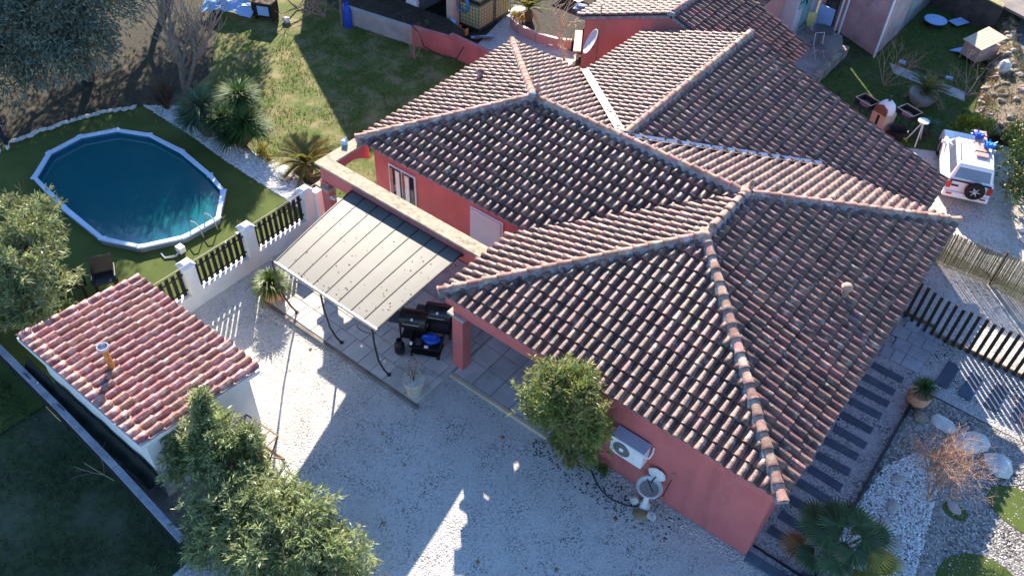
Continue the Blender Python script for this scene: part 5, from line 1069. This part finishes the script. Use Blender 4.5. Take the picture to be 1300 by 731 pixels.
MB().prism([(-9.3, 26.52), (-6.05, 26.52), (-5.95, 31), (-9.3, 31)], 0, 3.0).build('wall', mat('old_grey_wall', (.30, .29, .28), (.18, .17, .17), 1.6, .95, .6, 15, c=(.12, .12, .12), cthr=(.5, .7)), bw)
for pts in ([(-8.22, 24.50, 0), (-8.22, 24.50, 2.6), (-7.6, 24.2, 3.2)], [(-8.0, 24.42, 0), (-8.0, 24.42, 2.4), (-7.6, 24.2, 2.9)], [(-6.08, 23.5, 0), (-6.08, 23.5, 5.1)]): MB().tube(pts, .045, 7).build('drainpipe', M_whitep, bw)
MB().prism([(-8.95, 24.75), (-8.4, 24.62), (-8.42, 24.57), (-8.97, 24.70)], .1, 1.9).build('doorway', M_dark, bw)
bp_ = MB().cbox((0, 0, .5), (.75, .05, 1.0), R(-12)); tag(bp_.build('leaning_panel', M_lblue, origin=(0, 0, 0)), 'light blue panel leaning on the patio wall under the drainpipes', 'panel').location = (-8.75, 24.35, 0)
pieces('patio_chair', 'yellow chair at the back of the shady patio', 'chair', (-9.0, 23.6, 0), [('seat', MB().box(-.2, .2, -.2, .2, .4, .44), M_yel, .01), ('backrest', MB().box(-.2, .2, .18, .22, .44, .85), M_yel, .01)]+[('leg', MB().cyl((sx, sy, 0), (sx, sy, .4), .015, .015, 5), M_metal) for sx in (-.17, .17) for sy in (-.17, .17)], rz=.6)
pieces('patio_table', 'glass-topped round table on the shady patio', 'table', (-8.3, 22.9, 0), [('top', MB().cyl((0, 0, .68), (0, 0, .71), .5, .5, 20), mat('grey_glass', (.12, .13, .14), (.1, .11, .12), 3, .15)), ('leg', MB().cyl((0, 0, 0), (0, 0, .68), .03, .03, 8), M_metal), ('foot', MB().cyl((0, 0, 0), (0, 0, .03), .25, .25, 14), M_metal)])
pieces('folding_chair', 'pale metal folding chair frame beside the patio table', 'chair', (-7.9, 22.0, 0), [('seat', MB().box(-.2, .2, -.2, .2, .42, .44), M_metal), ('backrest', MB().tube([(-.2, .2, .4), (-.2, .3, .9), (.2, .3, .9), (.2, .2, .4)], .014, 5), M_whitep)]+[('leg', MB().tube([(s, -.2, 0), (s, .2, .44)], .012, 5).tube([(s, .2, 0), (s, -.2, .44)], .012, 5), M_whitep) for s in (-.2, .2)], rz=.9)
pieces('tyre_planter', 'dark round tub on the patio below the shutters', 'tub', (-9.1, 22.3, 0), [('tub', MB().lathe([(.22, 0), (.28, .15), (.25, .3), (.18, .3), (.18, .2)], n=16), M_tyre, 0, 1)])
pw_ = thing('patio_wall', 'low stone wall between the patio and the side lawn', 'wall', (-7.1, 21.6, 0)); rd = random.Random(9)
for k in range(16):
    y = 19.2+.24*k; MB().cbox((-7.12+rd.uniform(-.02, .02), y, .2+rd.uniform(-.03, .03)), (.26, .225, .42)).build('stone', M_stone, pw_, bev=.015)
# side lawn things
tag(MB().cyl((0, 0, 0), (0, 0, .05), .48, .48, 28).build('round_disc', M_lblue, origin=(0, 0, 0), bev=.01), 'light blue round table top lying on the side lawn', 'table top').location = (-5.1, 28.0, .25)
tag(MB().cyl((0, 0, 0), (0, 0, .25), .3, .3, 14).build('disc_base', M_dark, origin=(0, 0, 0)), 'dark drum under the light blue round top on the side lawn', 'drum').location = (-5.1, 28.0, 0)
tag(MB().cbox((0, 0, .05), (.5, .75, .05), R(-25)).build('loose_panel', M_lblue, origin=(0, 0, 0), bev=.01), 'light blue rectangular panel lying behind the round top', 'panel').location = (-4.3, 28.8, .1)
bwall = thing('garden_back_wall', 'dark retaining wall with mossy top at the far end of the side lawn', 'wall', (-4, 29.4, 0))
MB().prism([(-6.2, 30.2), (-2.9, 28.8), (-2.9, 29.1), (-6.2, 30.5)], 0, 1.25).build('wall', mat('dark_wall', (.10, .085, .075), (.06, .05, .045), 3, .95, .5, 20), bwall)
MB().prism([(-6.2, 30.15), (-2.9, 28.75), (-2.9, 29.15), (-6.2, 30.55)], 1.26, 1.32).build('mossy_top', mat('moss', (.35, .32, .16), (.22, .2, .1), 9, .95, .5), bwall)
tag(MB().prism([(-6.2, 30.6), (-1, 28.3), (4, 40), (-6, 40)], 1.1, 1.2).build('raised_yard', mat('brown_yard', (.26, .22, .2), (.18, .15, .14), 1.5, .95, .5, 20)), kind='structure')
kb2 = MB(); kb2.tube([(-4.95, 23.75, .03), (-3.9, 23.85, .05), (-2.75, 23.75, .03)], .05, 5); tag(kb2.build('fallen_pole', M_bark, origin=(-4, 23.8, 0)), 'long thin pole lying across the side lawn', 'pole')
for x, y, lb in ((-5.0, 23.75, 'pale blue block at the left end of the pole on the side lawn'), (-3.1, 23.78, 'pale blue block near the right end of the pole on the side lawn')): tag(MB().cbox((0, 0, .06), (.26, .1, .1), R(8)).build('block', M_lblue, origin=(0, 0, 0)), lb, 'block').location = (x, y, .04)
sb = thing('side_bed', 'grey strip of bare ground between the pole and the cycad pot', 'path', (-3.6, 23, 0)); MB().prism([(-5.4, 23.5), (-2.3, 23.3), (-2.1, 22.6), (-5.0, 22.8)], 0, .02).build('slab', M_conc, sb)
hut = thing('hen_house', 'small wooden hen house with a sunlit pinkish plank roof on the side lawn', 'hen house', (-2.75, 26.2, 0), R(-28)); WL[hut.name] = Vector((0, 0, 0))
MB().box(-.42, .42, -.55, .55, .2, .78).build('body', mat('pinkish_board', (.48, .33, .28), (.4, .27, .23), 4, .9), hut)
for k in range(6): MB().add([(-.5+.167*k, -.62, .78), (-.345+.167*k, -.62, .78), (-.345+.167*k, .62, 1.1), (-.5+.167*k, .62, 1.1), (-.5+.167*k, -.62, .81), (-.345+.167*k, -.62, .81), (-.345+.167*k, .62, 1.13), (-.5+.167*k, .62, 1.13)], [(0,3,2,1),(4,5,6,7),(0,1,5,4),(1,2,6,5),(2,3,7,6),(3,0,4,7)]).build('roof_plank', M_beige, hut)
for x in (-.38, .38):
    for y in (-.5, .5): MB().box(x-.03, x+.03, y-.03, y+.03, 0, .2).build('leg', M_wood, hut)
MB().add([(-.43, -.5, .2), (-.43, .3, .2), (-.95, .3, .02), (-.95, -.5, .02), (-.43, -.5, .24), (-.43, .3, .24), (-.95, .3, .06), (-.95, -.5, .06)], [(0,3,2,1),(4,5,6,7),(0,1,5,4),(1,2,6,5),(2,3,7,6),(3,0,4,7)]).build('ramp', M_lblue, hut)
# rubble bank
bank = thing('rubble_bank', 'weathered rubble stone bank curving along the right of the side lawn', 'stone wall', (-1.2, 24, 0)); rd = random.Random(19)
inn = [(-2.9, 29.2), (-2.1, 25.5), (-1.7, 23.2), (-1.45, 21.6), (-.8, 20.4)]; out_ = [(-2.3, 29.6), (-1.0, 26), (.1, 24), (1.0, 22.6), (1.8, 21.2)]
mb = MB(); vs = []
for i in range(5):
    a, b = Vector((*inn[i], 0)), Vector((*out_[i], 0)); vs += [a, a.lerp(b, .25)+Vector((0, 0, .55)), a.lerp(b, .6)+Vector((0, 0, .75)), b+Vector((0, 0, .45))]
mb.add(vs, [(i*4+j, i*4+j+1, i*4+5+j, i*4+4+j) for i in range(4) for j in range(3)])
mb.build('earth_core', mat('stony_earth', (.22, .17, .12), (.12, .095, .07), 5, .95, .9, 9, c=(.22, .21, .10), cthr=(.5, .7)), bank)
for k in range(90):
    t = rd.random()*4; i = min(int(t), 3); f = t-i; q = rd.random()
    a = Vector((*inn[i], 0)).lerp(Vector((*inn[i+1], 0)), f); b = Vector((*out_[i], 0)).lerp(Vector((*out_[i+1], 0)), f); p_ = a.lerp(b, q); z = np.interp(q, [0, .25, .6, 1], [0.05, .55, .75, .45])
    o = MB().blob((0, 0, 0), (.20*rd.uniform(.6, 1.3), .13*rd.uniform(.6, 1.3), .10), k, .25, 6, 4).build('stone', M_stone, bank); o.location = Vector((p_.x, p_.y, z))-WL[bank.name]*1; o.data.transform(Matrix.Translation(WL[bank.name])); o.rotation_euler = (rd.uniform(-.3, .3), rd.uniform(-.3, .3), rd.uniform(0, 3))
structure('upper_street', MB().sheet([(-2.2, 29.8), (-1.0, 26), (.1, 24), (1.0, 22.6), (1.9, 21.1), (14, 14), (30, 40), (-1, 50)], .42), mat('bluish_asphalt', (.16, .17, .19), (.12, .125, .14), 3, .9, .3, 60, c=(.24, .25, .27), cthr=(.5, .75)))
tag(MB().blob((0, 0, .25), (.24, .22, .3), 3, .15, 8, 5).build('stone_block', M_rock, origin=(0, 0, 0)), 'white stone block standing on the rubble bank', 'stone').location = (-1.5, 24.6, .6)
for x, y, s, lb in ((2.0, 15.5, .2, 'white stone at the right picture edge, the lower of two'), (1.75, 15.95, .16, 'white stone at the right picture edge, the upper of two')): rock(lb, x, y, (s, s*.8, s*.7), int(x*10), M_rock)
# barbecues behind the villa roof
def easel(label, x, y, rz, m=M_dark):
    t = pieces('framed_brazier', label, 'brazier', (x, y, 0), [('tray', MB().box(-.34, .34, -.26, .26, .55, .60).box(-.34, -.31, -.26, .26, .6, .8).box(.31, .34, -.26, .26, .6, .8).box(-.31, .31, .23, .26, .6, .8), m, .004), ('rim', MB().tube([(-.34, -.26, .82), (.34, -.26, .82), (.34, .26, .82), (-.34, .26, .82), (-.34, -.26, .82)], .018, 5), M_beige), ('coals', MB().blob((0, 0, .64), (.25, .18, .06), 4, .3, 9, 5), mat('ash', (.3, .2, .17), (.12, .08, .07), 9, .95) if 'ash' not in MATS else MATS['ash'])]+[('leg', MB().cyl((sx, sy, 0), (sx, sy, .56), .02, .02, 6), m) for sx in (-.3, .3) for sy in (-.22, .22)], rz=rz); return t
easel('dark framed brazier tray, the leftmost of the barbecues behind the villa', -4.75, 18.75, R(-20)); easel('dark framed brazier tray with pale ash, right of the domed oven', -3.3, 19.1, R(-20))
pieces('domed_oven', 'white domed garden oven with a rust-brown wooden front behind the villa roof', 'oven', (-4.0, 18.6, 0), [('base', MB().box(-.3, .3, -.3, .3, 0, .7), M_beige, .01), ('dark_slot', MB().box(-.05, .05, -.305, -.30, .1, .65), M_dark), ('dome', MB().lathe([(.32, .7), (.33, .8), (.28, 1.0), (.15, 1.13), (.001, 1.17)], n=18), M_whitep, 0, 1), ('brown_front', MB().prismy([(-.27, .72), (.27, .72), (.24, .95), (0, 1.06), (-.24, .95)], -.33, -.25), mat('rust_brown', (.22, .11, .07), (.16, .08, .05), 6, .8)), ('chimney', MB().cyl((0, 0, 1.1), (0, 0, 1.35), .05, .05, 10), M_dark)], rz=R(-20))
pieces('dark_tub', 'dark round washtub in front of the barbecues', 'tub', (-3.3, 18.4, 0), [('tub', MB().lathe([(.25, 0), (.33, .35), (.34, .38), (.30, .36), (.24, .1)], n=20), M_dark, 0, 1)])
pieces('parasol_stand', 'white-legged round stand leaning beside the braziers', 'stand', (-2.65, 18.6, 0), [('top', MB().lathe([(.001, .9), (.2, .9), (.2, .86), (.001, .86)], n=16), M_whitep), ('leg', MB().tube([(0, 0, .88), (.12, -.35, 0)], .025, 6), M_whitep), ('leg', MB().tube([(0, 0, .88), (.1, .3, 0)], .025, 6), M_whitep), ('leg', MB().tube([(0, 0, .88), (-.3, -.05, 0)], .025, 6), M_whitep)])
tag(MB().blob((0, 0, .12), (.2, .15, .13), 6, .2).build('white_sack', M_whitep, origin=(0, 0, 0)), 'small white sack at the roof edge beside the washtub', 'sack').location = (-3.3, 17.6, 0)
# ================================================================== TOP OF THE PICTURE
ibc = thing('water_tank', 'yellowish square plastic water tank in a metal cage by the shed door', 'tank', (-19.95, 14.6, .1), R(2)); WL[ibc.name] = Vector((0, 0, 0))
MB().box(-.48, .48, -.5, .5, .12, 1.05).build('bladder', M_yel, ibc, bev=.04)
MB().box(-.52, .52, -.54, .54, 0, .11).build('pallet', M_dark, ibc)
cg = MB()
for k in range(7):
    x = -.5+k/6; cg.tube([(x, -.525, .1), (x, -.525, 1.1)], .010, 4); cg.tube([(x, .525, .1), (x, .525, 1.1)], .010, 4); cg.tube([(.52, -.52+1.04*k/6, .1), (.52, -.52+1.04*k/6, 1.1)], .010, 4); cg.tube([(-.52, -.52+1.04*k/6, .1), (-.52, -.52+1.04*k/6, 1.1)], .010, 4)
    z = .15+.92*k/6; cg.tube([(-.52, -.53, z), (.53, -.53, z), (.53, .53, z), (-.53, .53, z), (-.53, -.53, z)], .010, 4)
cg.build('cage', mat('galvanised', (.22, .22, .23), (.16, .16, .17), 6, .5, metal=.5), ibc)
t2 = copytree(ibc); t2.location = (-20.0, 15.75, .1); t2['label'] = 'second caged plastic water tank, behind the first one'
t3 = copytree(ibc); t3.location = (-19.95, 14.65, 1.25); t3['label'] = 'upper caged water tank stacked on the first one'
mb = MB()
for k in range(4): mb.tube([(.30*math.cos(a/8*PI)*(1-.05*k), -.03*k, .36*math.sin(a/8*PI)*(1-.04*k)) for a in range(17)], .022, 5)
o = mb.build('hose_coil', mat('blue_hose', (.04, .25, .5), (.03, .2, .42), 5, .4), origin=(0, 0, 0)); tag(o, 'coil of blue hose hung on the front of the water tank', 'hose'); o.location = (-20.15, 13.98, 1.15); o.rotation_euler = (0, 0, R(5))
tag(MB().lathe([(.14, 0), (.17, .1), (.17, .4), (.08, .5)], n=12).build('blue_can', M_lblue, origin=(0, 0, 0), smooth=True), 'blue can at the foot of the water tank', 'can').location = (-20.35, 13.5, .1)
pieces('red_frame', 'orange-red crate frame at the foot of the water tank', 'crate', (-19.85, 13.6, .1), [('frame', MB().box(-.2, .2, -.12, -.1, 0, .3).box(-.2, -.18, -.1, .1, 0, .3).box(.18, .2, -.1, .1, 0, .3), M_orange), ('base', MB().box(-.18, .18, -.1, .1, 0, .02), M_red)])
pieces('plank_stack', 'grey-blue planks lying beside the water tank', 'planks', (-19.1, 13.9, 0), [('plank', MB().cbox((0, 0, .12), (.9, .14, .04), R(50)), M_lblue), ('plank', MB().cbox((.15, 0, .16), (.8, .1, .03), R(40)), M_metal), ('plank', MB().cbox((0, .1, .06), (.7, .12, .04), R(60)), M_wood)])
ws = thing('workshop', 'outbuilding with white corner wall and open dark doorway at the top of the lawn', 'outbuilding', (-22, 14.5, 0))
MB().box(-22.75, -22.15, 13.3, 13.45, 0, 3.2).build('white_front', M_whitep, ws)
MB().box(-22.75, -22.6, 13.46, 17, 0, 3.2).build('side_wall', M_conc, ws); MB().box(-22.59, -20.5, 16.8, 17, 0, 3.2).build('back_wall', M_dark, ws)
MB().box(-20.75, -20.45, 13.6, 17, 0, 3.2).build('side_wall', M_beige, ws)
MB().box(-22.8, -20.4, 13.0, 17.1, 3.22, 3.34).build('roof', M_tile2, ws); MB().box(-22.14, -20.76, 13.5, 16.78, 0, .02).build('floor', M_dark, ws)
MB().box(-22.85, -20.4, 12.92, 12.99, 2.95, 3.34).build('fascia', M_wood, ws)
lb_ = thing('garden_back_boundary', 'low dim pink-brown garden wall across the top of the lawn', 'wall', (-20, 12, 0))
for (x0, y0), (x1, y1), m, h in (((-24.4, 11.2), (-20.9, 11.75), M_conc, .75), ((-20.9, 11.75), (-19.2, 12.1), M_wall, .8), ((-19.2, 12.1), (-15.9, 12.0), M_wall, .95)):
    L = math.hypot(x1-x0, y1-y0); MB().cbox(((x0+x1)/2, (y0+y1)/2, h/2), (L-.005, .2, h), math.atan2(y1-y0, x1-x0)).build('wall_section', m, lb_)
# embankment behind the wall
tag(MB().prism([(-24.6, 11.4), (-19.2, 12.25), (-19.4, 13.1), (-20.4, 13.4), (-24.8, 13.2)], 0, .62).build('raised_bed', M_soil), kind='structure')
tag(MB().tube([(-21.0, 11.7, .9), (-20.4, 11.55, .75), (-20.1, 11.5, .3), (-19.2, 11.6, .15), (-18.4, 11.5, .4), (-18.2, 11.7, .9)], .022, 6).build('black_pipe', M_black, origin=(-19.5, 11.5, 0)), 'black pipe drooping over the garden wall below the water tank', 'pipe')
pieces('gas_cylinder', 'blue gas cylinder standing upright at the dark back of the lawn', 'gas cylinder', (-23.9, 11.0, 0), [('body', MB().lathe([(.15, 0), (.17, .06), (.17, .8), (.10, .95), (.04, 1.0)], n=16), M_blue, 0, 1), ('valve', MB().cyl((0, 0, 1.0), (0, 0, 1.08), .04, .04, 8), M_dark), ('collar', MB().lathe([(.1, .95), (.11, 1.1), (.09, 1.1), (.09, .97)], n=12), M_blue)])
pieces('wooden_post', 'brown wooden post beside the blue gas cylinder', 'post', (-24.2, 10.95, 0), [('post', MB().cyl((0, 0, 0), (.03, .02, 1.5), .07, .06, 8), M_wood), ('cap', MB().cyl((.03, .02, 1.5), (.03, .02, 1.54), .075, .07, 8), M_bark)])
tp = MB(); N_ = 10; vs = []
for i in range(N_+1):
    for j in range(N_+1):
        u_, v_ = i/N_-.5, j/N_-.5; vs.append((u_*2.2, v_*1.6, .75-1.1*(u_*u_+v_*v_)+.07*math.sin(i*2.1)*math.cos(j*1.7)))
tp.add(vs, [(i*(N_+1)+j, (i+1)*(N_+1)+j, (i+1)*(N_+1)+j+1, i*(N_+1)+j+1) for i in range(N_) for j in range(N_)])
o = tp.build('tarpaulin', M_lblue, origin=(0, 0, 0)); o.location = (-28.4, 8.7, 0); o.rotation_euler = (0, 0, .5); tag(o, 'pale blue tarpaulin over a heap at the top edge behind the bare tree', 'tarpaulin')
cgh = thing('rabbit_cage', 'small dark wooden hutch with a pale window near the top of the lawn', 'hutch', (-27.0, 9.3, 0), R(25)); WL[cgh.name] = Vector((0, 0, 0))
MB().box(-.45, .45, -.3, .3, .15, .75).build('body', M_woodd, cgh); MB().box(-.5, .5, -.36, .34, .76, .82).build('roof', M_bark, cgh); MB().box(-.2, .3, -.32, -.305, .25, .65).build('window', M_lblue, cgh)
for x in (-.4, .4): MB().box(x-.03, x+.03, -.27, .27, 0, .15).build('leg', M_woodd, cgh)
tag(MB().blob((0, 0, .1), (.22, .16, .12), 4, .25).build('white_bucket_lid', M_rock, origin=(0, 0, 0)), 'pale lump lying right of the dark hutch', 'stone').location = (-26.1, 9.6, 0)
for k, (x, y) in enumerate(((-25.8, 10.4), (-25.2, 10.9), (-26.6, 10.6))):
    mb = MB(); rd = random.Random(40+k)
    for q in range(4): branches(mb, (x, y, .05), (rd.uniform(-1, 1), rd.uniform(-1, 1), .25), 1.0, .03, 2, rd, .6, 0, (2, 2))
    tag(mb.build('brush_pile', M_twig, origin=(x, y, 0)), ['pile of cut branches at the dark end of the lawn, nearest the hutch', 'pile of cut branches beside the blue gas cylinder', 'pile of cut branches at the very top of the lawn'][k], 'branches')
# neighbour planter, path and clutter
pl = thing('planter_wall', 'low curved terracotta-coloured planter wall with the green cycad', 'planter', (-17.5, 15.9, 0)); pts = [(-18.9, 15.6), (-18.2, 15.3), (-17.3, 15.25), (-16.4, 15.45), (-15.9, 15.75)]
for (x0, y0), (x1, y1) in zip(pts[:-1], pts[1:]): MB().cbox(((x0+x1)/2, (y0+y1)/2, .2), (math.hypot(x1-x0, y1-y0), .14, .4), math.atan2(y1-y0, x1-x0)).build('wall_section', M_pink, pl, bev=.01)
MB().prism([(-18.9, 15.7), (-18.2, 15.4), (-17.3, 15.35), (-16.4, 15.55), (-15.9, 15.85), (-16.2, 17.2), (-19, 17.2)], 0, .3).build('soil', M_soil, pl)
shrub('low_shrub', 'orange-yellow flowering plant at the left end of the neighbour planter', 'shrub', (-18.6, 15.8, .3), [(-18.6, 15.8, .5, .3, .25, .2)], 500, .1, .04, leaf('orange_flower', (.55, .38, .03), (.35, .2, .02), .3, .6), 2, .01, 31)
tag(MB().cbox((0, 0, .04), (1.7, .3, .06), R(-58)).build('board', M_beige, origin=(0, 0, 0)), 'pale plank lying on the ground beside the leafless tree', 'plank').location = (-15.7, 15.9, .3)
tag(MB().sheet([(-.8, -.6), (.8, -.6), (.9, .7), (-.9, .7)], 0).build('white_sheet', M_whitep, origin=(0, 0, 0)), 'sunlit white sheet spread at the top edge near the cycad', 'sheet').location = (-18.4, 19.3, .35)
tag(MB().blob((0, 0, .2), (.4, .3, .2), 4, .3).build('blue_bundle', mat('blue_cloth', (.12, .18, .35), (.3, .3, .34), 8, .9), origin=(0, 0, 0)), 'blue and white bundle on the ground left of the neighbour house', 'bundle').location = (-17.0, 18.0, .3)
# tall neighbour buildings beyond the top of the picture (they shade the lawn)
big = thing('far_house', 'large plain house standing beyond the top edge of the picture', 'house', (-29.5, 18, 0))
ca, sa = .888, -.460
def rp(x, y): return (-25.0+x*ca-y*sa*-1*-1, 12.6+x*sa+y*ca)
pp = [(-25.0, 12.9), (-25.0-8*ca, 12.9-8*sa), (-25.0-8*ca+6*.46, 12.9-8*sa+6*.888), (-25.0+6*.46, 12.9+6*.888)]
MB().prism(pp, 0, 5.2).build('wall', M_wall2, big); MB().prism([(p[0]+(p[0]+27)*.06, p[1]+(p[1]-17)*.06) for p in pp], 5.21, 5.4).build('roof', M_tile2, big)
tt = rng.random(9000)*4; ii = np.minimum(tt.astype(int), 3); ff = (tt-ii)[:, None]; qq = rng.random(9000)[:, None]; inn_, outn = np.array(inn), np.array(out_)
BK = (inn_[ii]*(1-ff)+inn_[ii+1]*ff)*(1-qq)+(outn[ii]*(1-ff)+outn[ii+1]*ff)*qq; BK = np.concatenate([BK, np.interp(qq, [0, .25, .6, 1], [0.03, .5, .7, .45])], 1); BK = BK[(np.sin(BK[:, 0]*4)+np.sin(BK[:, 1]*3.1)+rng.normal(size=len(BK))) > -.4]
scatter_dry = leaves('dry_stalks', BK, unit(rng.normal(size=(len(BK), 3))*[.8, .8, .3]+[0, 0, .4]), .26, .022, leaf('bramble', (.36, .29, .17), (.16, .13, .08), .2, .9, c=(.2, .24, .07)))
scatter_dry.data.transform(Matrix.Identity(4)); tag(scatter_dry, 'dry stalks and brambles grown over the rubble bank', 'dry stalks', kind='stuff')
